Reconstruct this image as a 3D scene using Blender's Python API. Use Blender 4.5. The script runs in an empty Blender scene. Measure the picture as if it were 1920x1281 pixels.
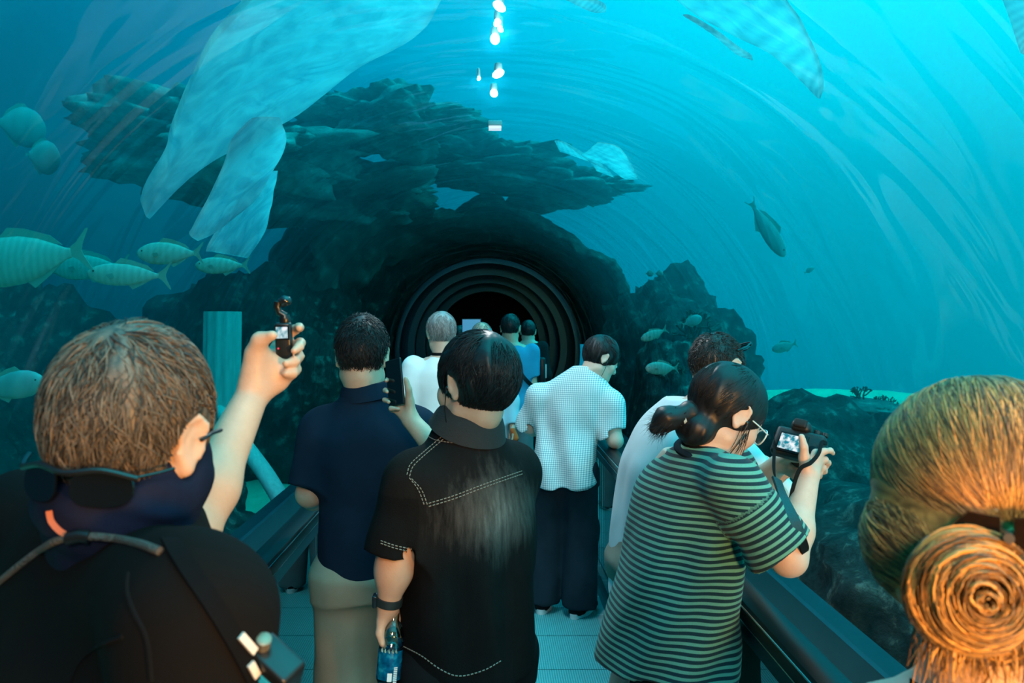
import bpy, math, random
import numpy as np
from mathutils import Vector, Matrix
R_ = random.Random(7)
NPR = np.random.RandomState(11)
SC = bpy.context.scene
COL = SC.collection
H = 1.66; F = 1493.33; VX = 914.0; VY = 602.0
A = lambda *v: np.array(v, dtype=float)
def P(px, py, Y):                       # a point of the place at depth Y, from where it shows in the photo
    return A((px - VX) / F * Y, Y, H - (py - VY) / F * Y)
def nrm(v): v = np.asarray(v, float); return v / (np.linalg.norm(v) + 1e-12)

# ------------------------------------------------------------------ materials
MATS = {}
class NT:
    def __init__(s, nt): s.nt = nt
    def n(s, t, **kw):
        nd = s.nt.nodes.new(t)
        for k, v in kw.items():
            if k.startswith('i_'):
                key = k[2:]; key = int(key) if key.isdigit() else key.replace('_', ' ')
                nd.inputs[key].default_value = v
            else: setattr(nd, k, v)
        return nd
    def l(s, a, b): s.nt.links.new(a, b)
    def math(s, op, a, b=None, clamp=False):
        nd = s.nt.nodes.new('ShaderNodeMath'); nd.operation = op; nd.use_clamp = clamp
        for i, x in enumerate((a, b)):
            if x is None: continue
            if isinstance(x, (int, float)): nd.inputs[i].default_value = x
            else: s.nt.links.new(x, nd.inputs[i])
        return nd.outputs[0]
    def ramp(s, fac, stops, interp='LINEAR'):
        nd = s.nt.nodes.new('ShaderNodeValToRGB'); cr = nd.color_ramp; cr.interpolation = interp
        while len(cr.elements) < len(stops): cr.elements.new(0.5)
        for e, (p, c) in zip(cr.elements, stops): e.position = p; e.color = (*c, 1) if len(c) == 3 else c
        s.nt.links.new(fac, nd.inputs[0]); return nd.outputs[0]
    def mix(s, fac, a, b):
        nd = s.nt.nodes.new('ShaderNodeMix'); nd.data_type = 'RGBA'
        for i, x in ((0, fac), (6, a), (7, b)):
            if isinstance(x, (int, float)): nd.inputs[i].default_value = x
            elif isinstance(x, tuple): nd.inputs[i].default_value = (*x, 1)
            else: s.nt.links.new(x, nd.inputs[i])
        return nd.outputs[2]
def srgb(r, g, b):
    f = lambda c: c / 12.92 if c <= 0.04045 else ((c + 0.055) / 1.055) ** 2.4
    return (f(r / 255), f(g / 255), f(b / 255))
def mat(name, col=(.5, .5, .5), rough=.6, metal=0., var=None, vscale=20., bump=0., bscale=80., spec=.5, emit=None, estr=0., build=None, coat=0., sheen=0., stretch=None, sss=0.):
    if name in MATS: return MATS[name]
    m = bpy.data.materials.new(name); m.use_nodes = True; MATS[name] = m
    t = NT(m.node_tree); b = m.node_tree.nodes['Principled BSDF']
    b.inputs['Base Color'].default_value = (*col, 1); b.inputs['Roughness'].default_value = rough
    b.inputs['Metallic'].default_value = metal; b.inputs['Specular IOR Level'].default_value = spec
    b.inputs['Coat Weight'].default_value = coat; b.inputs['Sheen Weight'].default_value = sheen
    if sss:
        b.inputs['Subsurface Weight'].default_value = sss; b.inputs['Subsurface Radius'].default_value = (.012, .005, .003); b.inputs['Subsurface Scale'].default_value = 1.
    if emit: b.inputs['Emission Color'].default_value = (*emit, 1); b.inputs['Emission Strength'].default_value = estr
    tc = t.n('ShaderNodeTexCoord').outputs['Object']
    if stretch:
        mp = t.n('ShaderNodeMapping'); mp.inputs['Scale'].default_value = stretch; t.l(tc, mp.inputs[0]); tc = mp.outputs[0]
    if var is not None:
        nz = t.n('ShaderNodeTexNoise', i_Scale=vscale, i_Detail=6., i_Roughness=.6); t.l(tc, nz.inputs['Vector'])
        t.l(t.ramp(nz.outputs['Fac'], [(.3, var), (.7, col)]), b.inputs['Base Color'])
    if bump:
        nz = t.n('ShaderNodeTexNoise', i_Scale=bscale, i_Detail=4.); t.l(tc, nz.inputs['Vector'])
        bp = t.n('ShaderNodeBump', i_Strength=bump, i_Distance=.01); t.l(nz.outputs['Fac'], bp.inputs['Height']); t.l(bp.outputs[0], b.inputs['Normal'])
    if build: build(t, b, tc)
    return m

# ------------------------------------------------------------------ meshes
def origin_of(parent):
    o = A(0, 0, 0)
    while parent is not None: o = o + np.array(parent.location); parent = parent.parent
    return o
def link(name, me, parent=None):
    o = bpy.data.objects.new(name, me); COL.objects.link(o)
    if parent is not None: o.parent = parent
    return o
def npmesh(name, V, Q, m, parent=None, smooth=True, base=True, attr=None):
    """V (n,3) world points, Q quads (k,4) and / or triangles (k,3)"""
    V = np.asarray(V, np.float32)
    if parent is None and base:
        loc = A((V[:, 0].min() + V[:, 0].max()) / 2, (V[:, 1].min() + V[:, 1].max()) / 2, V[:, 2].min())
    else: loc = A(0, 0, 0)
    me = bpy.data.meshes.new(name)
    Qs = Q if isinstance(Q, list) else [Q]
    Qs = [np.asarray(q, np.int32) for q in Qs if len(q)]
    me.vertices.add(len(V)); me.vertices.foreach_set('co', (V - (loc if parent is None else origin_of(parent)).astype(np.float32)).ravel())
    nl = sum(q.size for q in Qs); npl = sum(len(q) for q in Qs)
    me.loops.add(nl); me.polygons.add(npl)
    me.loops.foreach_set('vertex_index', np.concatenate([q.ravel() for q in Qs]))
    starts = []; o = 0
    for q in Qs: starts.append(np.arange(len(q)) * q.shape[1] + o); o += q.size
    me.polygons.foreach_set('loop_start', np.concatenate(starts).astype(np.int32))
    me.polygons.foreach_set('use_smooth', np.full(npl, bool(smooth)))
    me.update(calc_edges=True)
    if attr:
        for k, v in attr.items():
            a = me.attributes.new(k, 'FLOAT', 'POINT'); a.data.foreach_set('value', np.asarray(v, np.float32))
    if m is not None: me.materials.append(m)
    ob = link(name, me, parent)
    if parent is None: ob.location = loc
    return ob
class MB:
    """collects shapes (world points) for ONE mesh object"""
    def __init__(s): s.v = []; s.f = []; s.n = 0
    def add(s, V, Fs):
        s.v.append(np.asarray(V, float)); s.f += [tuple(i + s.n for i in f) for f in Fs]; s.n += len(V); return s
    def box(s, c, size, rot=None, bev=0.):
        hx, hy, hz = [k / 2 for k in size]
        if bev <= 0:
            V = A(*[[(x, y, z) for x in (-hx, hx) for y in (-hy, hy) for z in (-hz, hz)]]).reshape(-1, 3)
            Fs = [(0, 1, 3, 2), (4, 6, 7, 5), (0, 4, 5, 1), (2, 3, 7, 6), (0, 2, 6, 4), (1, 5, 7, 3)]
        else:
            b = min(bev, hx * .9, hy * .9, hz * .9); rings = []
            prof = [(hz - b + b * math.sin(a), b * (1 - math.cos(a))) for a in np.linspace(math.pi / 2, 0, 4)]
            prof += [(-z, i) for z, i in prof[::-1]]
            V = []; Fs = []; n = 16
            for z, i in prof:
                for q, (sx, sy) in enumerate(((1, 1), (-1, 1), (-1, -1), (1, -1))):
                    for a in np.linspace(q * math.pi / 2, (q + 1) * math.pi / 2, 4):
                        r = b - i
                        V.append((sx * (hx - b) + r * math.cos(a), sy * (hy - b) + r * math.sin(a), z))
            for k in range(len(prof) - 1):
                for j in range(n): Fs.append((k * n + j, (k + 1) * n + j, (k + 1) * n + (j + 1) % n, k * n + (j + 1) % n))
            Fs.append(tuple(range(n))); Fs.append(tuple(range((len(prof) - 1) * n, len(prof) * n))[::-1])
            V = np.array(V)
        if rot is not None: V = V @ np.asarray(rot).T
        return s.add(V + np.asarray(c), Fs)
    def prism(s, poly, axis0, axis1, o, depth_vec):
        """polygon (2-D) in the plane o + x axis0 + y axis1, thickened by depth_vec"""
        n = len(poly); b = np.array([np.asarray(o) + x * np.asarray(axis0) + y * np.asarray(axis1) for x, y in poly])
        V = np.vstack([b, b + np.asarray(depth_vec)])
        Fs = [tuple(range(n))[::-1], tuple(range(n, 2 * n))] + [(i, (i + 1) % n, n + (i + 1) % n, n + i) for i in range(n)]
        return s.add(V, Fs)
    def tube(s, pts, r, n=10, closed=False, flat=None, up=None):
        """r: number or list; flat: cross-section squash along the second axis"""
        pts = np.asarray(pts, float); k = len(pts); rr = [r] * k if np.isscalar(r) else list(r)
        T = np.gradient(pts, axis=0) if not closed else np.roll(pts, -1, 0) - np.roll(pts, 1, 0)
        T = T / (np.linalg.norm(T, axis=1, keepdims=True) + 1e-12)
        u = nrm(np.cross(T[0], up if up is not None else (0.13, 0.31, 0.94)))
        V = []
        for i in range(k):
            if up is not None: u = nrm(np.cross(T[i], up))
            u = nrm(u - T[i] * u.dot(T[i])); w = np.cross(T[i], u)
            for a in range(n):
                t = 2 * math.pi * a / n
                V.append(pts[i] + rr[i] * (math.cos(t) * u + (flat or 1.) * math.sin(t) * w))
        Fs = []
        for i in range(k if closed else k - 1):
            j = (i + 1) % k
            for a in range(n): Fs.append((i * n + a, i * n + (a + 1) % n, j * n + (a + 1) % n, j * n + a))
        if not closed: Fs += [tuple(range(n))[::-1], tuple(range((k - 1) * n, k * n))]
        return s.add(V, Fs)
    def lathe(s, prof, c, axis=(0, 0, 1), n=24):
        """prof: (radius, height along the axis)"""
        ax = nrm(axis); u = nrm(np.cross(ax, (0, 1, 0.01) if abs(ax[1]) < .9 else (1, 0, 0))); w = np.cross(ax, u)
        V = [np.asarray(c) + ax * h + r * (math.cos(2 * math.pi * a / n) * u + math.sin(2 * math.pi * a / n) * w) for r, h in prof for a in range(n)]
        Fs = [(i * n + a, i * n + (a + 1) % n, (i + 1) * n + (a + 1) % n, (i + 1) * n + a) for i in range(len(prof) - 1) for a in range(n)]
        Fs += [tuple(range(n))[::-1], tuple(range((len(prof) - 1) * n, len(prof) * n))]
        return s.add(V, Fs)
    def ball(s, c, r, n=12, rot=None):
        r = np.array([r] * 3 if np.isscalar(r) else r, float); V = [(0, 0, 1)]; m = n // 2
        for i in range(1, m):
            for a in range(n):
                V.append((math.sin(math.pi * i / m) * math.cos(2 * math.pi * a / n), math.sin(math.pi * i / m) * math.sin(2 * math.pi * a / n), math.cos(math.pi * i / m)))
        V.append((0, 0, -1)); e = len(V) - 1
        Fs = [(0, 1 + a, 1 + (a + 1) % n) for a in range(n)]
        for i in range(m - 2):
            for a in range(n): Fs.append((1 + i * n + a, 1 + (i + 1) * n + a, 1 + (i + 1) * n + (a + 1) % n, 1 + i * n + (a + 1) % n))
        Fs += [(e, 1 + (m - 2) * n + (a + 1) % n, 1 + (m - 2) * n + a) for a in range(n)]
        V = np.array(V) * r
        if rot is not None: V = V @ np.asarray(rot).T
        return s.add(V + np.asarray(c), Fs)
    def build(s, name, m, parent=None, smooth=True, base=True):
        V = np.vstack(s.v); loc = A(0, 0, 0)
        if parent is None and base: loc = A((V[:, 0].min() + V[:, 0].max()) / 2, (V[:, 1].min() + V[:, 1].max()) / 2, V[:, 2].min())
        me = bpy.data.meshes.new(name)
        me.from_pydata([tuple(x) for x in V - (loc if parent is None else origin_of(parent))], [], s.f); me.update()
        if smooth:
            me.polygons.foreach_set('use_smooth', np.ones(len(me.polygons), bool))
            try: me.set_sharp_from_angle(angle=math.radians(38))
            except Exception: pass
        if m is not None: me.materials.append(m)
        o = link(name, me, parent)
        if parent is None: o.location = loc
        return o
def tag(o, label, cat, group=None, kind=None):
    if label: o['label'] = label
    if cat: o['category'] = cat
    if group: o['group'] = group
    if kind: o['kind'] = kind
    return o
def thing(name, label, cat, loc, group=None):
    o = bpy.data.objects.new(name, None); COL.objects.link(o); o.location = tuple(float(x) for x in loc); o.empty_display_size = .1
    return tag(o, label, cat, group)
def struct(o): o['kind'] = 'structure'; return o
def frame(yaw=0., pitch=0., roll=0.):
    """columns right, forward, up; yaw turns left, pitch bows forward, roll tips to the right"""
    y, p, r = [math.radians(k) for k in (yaw, pitch, roll)]
    Z = Matrix.Rotation(y, 3, 'Z'); X = Matrix.Rotation(-p, 3, 'X'); Yr = Matrix.Rotation(r, 3, 'Y')
    return np.array(Z @ X @ Yr)
def bez(pts, n=24):
    """smooth curve through the points"""
    p = np.asarray(pts, float); k = len(p); out = []
    q = np.vstack([2 * p[0] - p[1], p, 2 * p[-1] - p[-2]])
    m = max(2, n // (k - 1))
    for i in range(k - 1):
        for t in np.linspace(0, 1, m, endpoint=False):
            a, b, c, d = q[i], q[i + 1], q[i + 2], q[i + 3]
            out.append(.5 * (2 * b + (c - a) * t + (2 * a - 5 * b + 4 * c - d) * t * t + (3 * b - a - 3 * c + d) * t ** 3))
    out.append(p[-1]); return np.array(out)
# ------------------------------------------------------------------ noise
LAT = NPR.rand(32, 32, 32).astype(np.float32)
def vnoise(Q):
    Q = np.asarray(Q); i = np.floor(Q).astype(int); f = (Q - i).astype(np.float32); f = f * f * (3 - 2 * f); i &= 31; j = (i + 1) & 31
    x0, y0, z0 = i[..., 0], i[..., 1], i[..., 2]; x1, y1, z1 = j[..., 0], j[..., 1], j[..., 2]; u, v, w = f[..., 0], f[..., 1], f[..., 2]
    a = LAT[x0, y0, z0] * (1 - u) + LAT[x1, y0, z0] * u; b = LAT[x0, y1, z0] * (1 - u) + LAT[x1, y1, z0] * u
    c = LAT[x0, y0, z1] * (1 - u) + LAT[x1, y0, z1] * u; d = LAT[x0, y1, z1] * (1 - u) + LAT[x1, y1, z1] * u
    return ((a * (1 - v) + b * v) * (1 - w) + (c * (1 - v) + d * v) * w) * 2 - 1
def fbm(Q, o=4):
    Q = np.asarray(Q, float); s = 0.; a = 1.
    for k in range(o): s = s + a * vnoise(Q * 2 ** k + 7.3 * k); a *= .5
    return s
# ------------------------------------------------------------------ implicit surfaces
class Field:
    def __init__(s): s.p = []; s.post = None
    def add(s, f, c, r, k=.02, op='u'):
        s.p.append((f, np.asarray(c, float), float(r), k, op)); return s
    def ell(s, c, r, rot=None, k=.02, op='u'):
        c = np.asarray(c, float); r = np.asarray(r, float); Rm = np.eye(3) if rot is None else np.asarray(rot)
        def f(Q):
            L = (Q - c) @ Rm; k0 = np.linalg.norm(L / r, axis=1); k1 = np.linalg.norm(L / (r * r), axis=1)
            return k0 * (k0 - 1) / (k1 + 1e-9)
        return s.add(f, c, r.max(), k, op)
    def cone(s, a, b, ra, rb, k=.02, op='u', sq=None):
        """tapered capsule; sq = (axis, scale) squashes it along one direction"""
        a = np.asarray(a, float); b = np.asarray(b, float); ab = b - a; L2 = ab.dot(ab) + 1e-12
        if sq is not None: ax = nrm(sq[0]); sc = sq[1]
        def f(Q):
            d = Q - a; t = np.clip(d @ ab / L2, 0, 1); e = d - t[:, None] * ab
            if sq is not None:
                q = e @ ax; e = e + np.outer(q / sc - q, ax); return (np.linalg.norm(e, axis=1) - (ra + (rb - ra) * t)) * min(1., sc)
            return np.linalg.norm(e, axis=1) - (ra + (rb - ra) * t)
        return s.add(f, (a + b) / 2, np.linalg.norm(ab) / 2 + max(ra, rb), k, op)
    def loft(s, secs, k=.03, op='u', e=2.3):
        """secs: (z, cx, cy, half width, half depth, yaw degrees) from low to high"""
        S = np.array(secs, float); z0, z1 = S[0, 0], S[-1, 0]
        c = A(S[:, 1].mean(), S[:, 2].mean(), (z0 + z1) / 2)
        r = math.hypot((z1 - z0) / 2, max(S[:, 3].max(), S[:, 4].max()) + np.ptp(S[:, 1]) + np.ptp(S[:, 2]))
        # smooth the profile
        zz = np.linspace(z0, z1, 64); tab = np.array([np.interp(zz, S[:, 0], S[:, i]) for i in range(1, 6)])
        for _ in range(10): tab[:, 1:-1] = (tab[:, :-2] + 2 * tab[:, 1:-1] + tab[:, 2:]) / 4
        def f(Q):
            z = Q[:, 2]; v = [np.interp(z, zz, t) for t in tab]
            a = np.radians(v[4]); dx = Q[:, 0] - v[0]; dy = Q[:, 1] - v[1]
            x = dx * np.cos(a) + dy * np.sin(a); y = -dx * np.sin(a) + dy * np.cos(a)
            m = ((np.abs(x) / v[2]) ** e + (np.abs(y) / v[3]) ** e) ** (1 / e)
            d = (m - 1) * np.minimum(v[2], v[3])
            return np.maximum(d, np.maximum(z0 - z, z - z1))
        return s.add(f, c, r, k, op)
    def plane(s, o, n, c, r, k=.005):
        """cuts away the side the normal points to"""
        o = np.asarray(o, float); n = nrm(n)
        return s.add(lambda Q: (Q - o) @ n, c, r, k, 'i')
    def eval(s, Q, c=None, R=None):
        d = np.full(len(Q), .5)
        for f, pc, pr, k, op in s.p:
            if c is not None and np.linalg.norm(pc - c) > pr + R + .09: continue
            e = f(Q)
            if op == 'u':
                h = np.maximum(k - np.abs(d - e), 0) / k; d = np.minimum(d, e) - h * h * k / 4
            else:
                if op == 's': e = -e
                h = np.maximum(k - np.abs(d - e), 0) / k; d = np.maximum(d, e) + h * h * k / 4
        if s.post is not None: d = d + s.post(Q)
        return d
    def mesh(s, h, pad=.03, lo=None, hi=None, smooth=1):
        us = [p for p in s.p if p[4] == 'u']
        L = np.min([p[1] - p[2] for p in us], 0) - pad; U = np.max([p[1] + p[2] for p in us], 0) + pad
        if lo is not None: L = np.maximum(L, lo)
        if hi is not None: U = np.minimum(U, hi)
        B = 12; nb = np.ceil((U - L) / h / B).astype(int); n = nb * B
        D = np.full(n, .5, np.float32); br = B * h * .87
        gi = np.stack(np.meshgrid(*[np.arange(k) for k in nb], indexing='ij'), -1).reshape(-1, 3)
        cen = L + (gi * B + (B - 1) / 2) * h
        keep = np.zeros(len(gi), bool)
        for f, pc, pr, k, op in us: keep |= np.linalg.norm(cen - pc, axis=1) < pr + br + .05
        gi = gi[keep]; cen = cen[keep]
        dc = np.concatenate([s.eval(cen[i:i + 20000]) for i in range(0, len(cen), 20000)]) if len(cen) else []
        off = np.stack(np.meshgrid(*[np.arange(B)] * 3, indexing='ij'), -1).reshape(-1, 3)
        for g, c, d in zip(gi, cen, dc):
            sl = tuple(slice(q * B, q * B + B) for q in g)
            if abs(d) > br * 1.25 + .02: D[sl] = np.sign(d) * .1; continue
            D[sl] = s.eval(L + (g * B + off) * h, c, br).reshape(B, B, B)
        return nets(D, L, h, smooth)
def nets(D, L, h, smooth=1):
    I = D < 0; n = np.array(D.shape)
    cnt = sum(I[dx:n[0] - 1 + dx, dy:n[1] - 1 + dy, dz:n[2] - 1 + dz].astype(np.int8) for dx in (0, 1) for dy in (0, 1) for dz in (0, 1))
    act = (cnt > 0) & (cnt < 8); C = np.argwhere(act); idx = np.full(act.shape, -1, np.int32); idx[act] = np.arange(len(C))
    acc = np.zeros((len(C), 3)); w = np.zeros(len(C))
    cor = [(dx, dy, dz) for dx in (0, 1) for dy in (0, 1) for dz in (0, 1)]
    for a in cor:
        for ax in range(3):
            if a[ax]: continue
            b = list(a); b[ax] = 1
            d0 = D[C[:, 0] + a[0], C[:, 1] + a[1], C[:, 2] + a[2]]; d1 = D[C[:, 0] + b[0], C[:, 1] + b[1], C[:, 2] + b[2]]
            m = (d0 < 0) != (d1 < 0); t = np.where(m, d0 / (d0 - d1 + 1e-20), 0)
            p = np.tile(np.array(a, float), (len(C), 1)); p[:, ax] += t
            acc[m] += p[m]; w[m] += 1
    V = L + (C + acc / w[:, None]) * h
    Q = []
    for ax in range(3):
        sh = list(I.shape); s0 = [slice(None)] * 3; s1 = [slice(None)] * 3; s0[ax] = slice(0, -1); s1[ax] = slice(1, None)
        a, b = I[tuple(s0)], I[tuple(s1)]; E = np.argwhere(a != b); o1, o2 = (ax + 1) % 3, (ax + 2) % 3
        ok = (E[:, o1] > 0) & (E[:, o2] > 0) & (E[:, o1] < n[o1] - 1) & (E[:, o2] < n[o2] - 1); E = E[ok]
        ins = a[E[:, 0], E[:, 1], E[:, 2]]; q = []
        for u, v in ((-1, -1), (0, -1), (0, 0), (-1, 0)):
            e = E.copy(); e[:, o1] += u; e[:, o2] += v; q.append(idx[e[:, 0], e[:, 1], e[:, 2]])
        q = np.stack(q, 1); q[~ins] = q[~ins][:, ::-1]; Q.append(q)
    Q = np.vstack(Q); Q = Q[(Q >= 0).all(1)]
    for _ in range(smooth):
        S = np.zeros_like(V); c = np.zeros(len(V))
        for i in range(4):
            for j in (1, 3):
                np.add.at(S, Q[:, i], V[Q[:, (i + j) % 4]]); np.add.at(c, Q[:, i], 1)
        c[c == 0] = 1; V = V * .45 + S / c[:, None] * .55
    return V, Q
# ================================================================== camera, sky light, view
cam = bpy.data.cameras.new('camera'); cam.sensor_width = 36; cam.lens = 28.0; cam.clip_start = .02; cam.clip_end = 200
cam.shift_x = -(960 - VX) / 1920 * -1; cam.shift_y = -(640.5 - VY) / 1920
cam.dof.use_dof = True; cam.dof.focus_distance = 3.0; cam.dof.aperture_fstop = 7.0
co = bpy.data.objects.new('camera', cam); COL.objects.link(co); co.location = (0, 0, H); co.rotation_euler = (math.pi / 2, 0, 0)
SC.camera = co
SC.view_settings.view_transform = 'Standard'; SC.view_settings.look = 'None'; SC.view_settings.gamma = 1; SC.view_settings.use_curve_mapping = False
SC.view_settings.exposure = 0.0
SC.cycles.use_denoising = True; SC.cycles.max_bounces = 8; SC.cycles.diffuse_bounces = 3; SC.cycles.glossy_bounces = 3
SC.cycles.transmission_bounces = 4; SC.cycles.transparent_max_bounces = 24; SC.cycles.volume_bounces = 0
SC.cycles.sample_clamp_indirect = 4.0; SC.cycles.caustics_reflective = False; SC.cycles.caustics_refractive = False

w = bpy.data.worlds.new('open water light'); SC.world = w; w.use_nodes = True
t = NT(w.node_tree); bg = w.node_tree.nodes['Background']
tc = t.n('ShaderNodeTexCoord'); sp = t.n('ShaderNodeSeparateXYZ'); t.l(tc.outputs['Generated'], sp.inputs[0])
x, y, z = sp.outputs
# daylight comes down through the surface, from the open side of the tank (right) more than from the reef side (left)
v = t.math('ADD', t.math('MULTIPLY', z, .50), t.math('MULTIPLY', x, .62)); v = t.math('ADD', v, t.math('MULTIPLY', y, .02)); v = t.math('ADD', v, .345, clamp=True)
colr = t.ramp(v, [(0.0, srgb(0, 18, 34)), (.18, srgb(0, 42, 68)), (.36, srgb(0, 84, 120)), (.52, srgb(0, 150, 186)), (.70, srgb(0, 205, 230)), (1., srgb(30, 235, 250))])
t.l(colr, bg.inputs['Color']); bg.inputs['Strength'].default_value = 2.5

# ================================================================== tunnel shell
RZ, RR, ZB = 1.10, 1.66, .34          # arch centre height, radius, foot of the acrylic
aB = math.asin((ZB - RZ) / RR)
def arch(r, n=64):
    a = np.linspace(aB, math.pi - aB, n); return [(r * math.cos(k), RZ + r * math.sin(k)) for k in a]
Y0, Y1, Y2 = -1.6, 14.8, 23.0
def extrude(prof, ys, closed=False):
    n = len(prof); V = [(x, y, z) for y in ys for x, z in prof]; Fs = []
    for j in range(len(ys) - 1):
        for i in range(n if closed else n - 1):
            k = (i + 1) % n; Fs.append((j * n + i, j * n + k, (j + 1) * n + k, (j + 1) * n + i))
    return V, Fs
def acryl(t, b, tc):
    nt = t.nt; out = nt.nodes['Material Output']; nt.nodes.remove(b)
    mp = t.n('ShaderNodeMapping'); mp.inputs['Scale'].default_value = (.9, 2.2, .9); t.l(tc, mp.inputs[0])
    nz = t.n('ShaderNodeTexNoise', i_Scale=1.0, i_Detail=2., i_Distortion=1.0); t.l(mp.outputs[0], nz.inputs['Vector'])
    bp = t.n('ShaderNodeBump', i_Strength=.32, i_Distance=.07); t.l(nz.outputs['Fac'], bp.inputs['Height'])
    fr = t.n('ShaderNodeFresnel', i_IOR=1.49); t.l(bp.outputs[0], fr.inputs['Normal'])
    gl = t.n('ShaderNodeBsdfGlossy', i_Roughness=.04); gl.inputs['Color'].default_value = (.9, .95, 1, 1); t.l(bp.outputs[0], gl.inputs['Normal'])
    tr = t.n('ShaderNodeBsdfTransparent'); tr.inputs['Color'].default_value = (.97, .995, 1, 1)
    mx = t.n('ShaderNodeMixShader'); t.l(t.math('MULTIPLY', fr.outputs[0], .6), mx.inputs[0]); t.l(tr.outputs[0], mx.inputs[1]); t.l(gl.outputs[0], mx.inputs[2])
    t.l(mx.outputs[0], out.inputs['Surface'])
acrylic = mat('clear acrylic', build=acryl)
V, Fs = extrude(arch(RR), np.linspace(Y0, Y1, 46))
o = MB().add(V, Fs).build('tunnel_window', acrylic, base=False); struct(o); o.name = 'window_1'

def dark_gloss(name, c, r): return mat(name, c, r, spec=.3, var=tuple(k * .6 for k in c), vscale=3.)
black_paint = dark_gloss('black painted steel', (.004, .006, .008), .38)
dark_lining = mat('dark tunnel lining', (.012, .085, .115), .34, metal=.75, spec=.2)
navy_steel = dark_gloss('navy anodised rail', (.006, .022, .035), .28)
# the unlit section the tunnel runs into, with its ribs
outer = arch(RR); ys = np.linspace(Y1, Y2, 20)
V, Fs = extrude(outer, ys); o = MB().add(V, Fs).build('wall_far_section', dark_lining, base=False); struct(o)
def ring(y, r0, r1, dy, name, m):
    a = np.linspace(aB, math.pi - aB, 72); V = []; n = len(a)
    for yy, rr in ((y, r0), (y + dy, r0), (y + dy, r1), (y, r1)):
        V += [(rr * math.cos(k), yy, RZ + rr * math.sin(k)) for k in a]
    Fs = [(q * n + i, q * n + i + 1, ((q + 1) % 4) * n + i + 1, ((q + 1) % 4) * n + i) for q in range(4) for i in range(n - 1)]
    return struct(MB().add(V, Fs).build(name, m, base=False))
ring(Y1 - .05, RR - .03, RR + .06, .4, 'trim_1', dark_lining)
ring(16.6, RR - .14, RR + .02, .35, 'trim_2', dark_lining)
ring(18.4, RR - .22, RR + .02, .35, 'trim_3', dark_lining)
ring(20.4, RR - .34, RR + .02, .35, 'trim_4', dark_lining)
V = [(x, Y2, z) for x, z in arch(RR + .05)]; V.append((-RR, Y2, -.1)); V.append((RR, Y2, -.1))
struct(MB().add(V, [tuple(range(len(V)))]).build('wall_far', mat('unlit end wall', (.004, .006, .008), .8), base=False))
# low side walls under the acrylic, floor, and the entrance hall behind the camera
xb = RR * math.cos(aB)
for s, nm in ((-1, 'wall_left'), (1, 'wall_right')):
    V, Fs = extrude([(s * (xb - .02), 0), (s * (xb - .02), ZB + .012), (s * (xb + .10), ZB + .012), (s * (xb + .10), -.3), (s * xb, -.3)], [Y0, Y2], True)
    struct(MB().add(V, Fs).build(nm, dark_gloss('dark sill panel', (.008, .035, .05), .4), base=False))
def tiles(t, b, tc):
    br = t.n('ShaderNodeTexBrick', i_Scale=1.); br.offset = .0; br.inputs['Mortar Size'].default_value = .006; br.inputs['Brick Width'].default_value = .6; br.inputs['Row Height'].default_value = .30
    br.inputs['Color1'].default_value = (.30, .47, .47, 1); br.inputs['Color2'].default_value = (.20, .37, .38, 1); br.inputs['Mortar'].default_value = (.62, .78, .78, 1)
    t.l(tc, br.inputs['Vector'])
    nz = t.n('ShaderNodeTexNoise', i_Scale=6., i_Detail=8., i_Distortion=1.5); t.l(tc, nz.inputs['Vector'])
    t.l(t.mix(t.math('MULTIPLY', t.ramp(nz.outputs['Fac'], [(.42, (0, 0, 0)), (.75, (1, 1, 1))]), .5), br.outputs['Color'], (.50, .64, .62)), b.inputs['Base Color'])
tile_m = mat('stone floor tiles', rough=.3, build=tiles)
V, Fs = extrude([(xb + .02, 0), (-xb - .02, 0), (-xb - .02, -.06), (xb + .02, -.06)], [Y0, Y2], True)
struct(MB().add(V, Fs).build('floor', tile_m, base=False))
hall = mat('entrance hall plaster', (.06, .05, .045), .8, var=(.05, .04, .035), vscale=4.)
b_ = MB().box((0, -5.0, 1.6), (7, .1, 3.4)).build('wall_back', hall); struct(b_)
struct(MB().box((-3.5, -3.3, 1.6), (.1, 3.4, 3.4)).build('wall_hall_left', hall)); struct(MB().box((3.5, -3.3, 1.6), (.1, 3.4, 3.4)).build('wall_hall_right', hall))
struct(MB().box((0, -3.3, 3.35), (7, 3.4, .1)).build('ceiling', hall)); struct(MB().box((0, -3.3, -.05), (7, 3.4, .1)).build('floor_hall', hall))
# ---- moving walkway
def belt(t, b, tc):
    wv = t.n('ShaderNodeTexWave', i_Scale=28.); wv.bands_direction = 'X'; t.l(tc, wv.inputs['Vector'])
    w2 = t.n('ShaderNodeTexWave', i_Scale=24.); w2.bands_direction = 'Y'; t.l(tc, w2.inputs['Vector'])
    h_ = t.math('MULTIPLY', wv.outputs['Fac'], t.math('ADD', t.math('MULTIPLY', w2.outputs['Fac'], .6), .4))
    nz = t.n('ShaderNodeTexNoise', i_Scale=3., i_Detail=4.); t.l(tc, nz.inputs['Vector'])
    c = t.mix(h_, (.05, .28, .30), (.20, .66, .68)); t.l(t.mix(t.math('MULTIPLY', nz.outputs['Fac'], .35), c, (.05, .24, .26)), b.inputs['Base Color'])
    bp = t.n('ShaderNodeBump', i_Strength=.5, i_Distance=.004); t.l(h_, bp.inputs['Height']); t.l(bp.outputs[0], b.inputs['Normal'])
belt_m = mat('ribbed walkway metal', rough=.42, metal=.0, build=belt)
BX0, BX1 = -.66, .615
wk = thing('moving_walkway', 'ribbed grey metal moving walkway running down the middle of the tunnel', 'walkway', (0, 0, 0))
pitch = .405; yy = -1.5; k = 0
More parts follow.
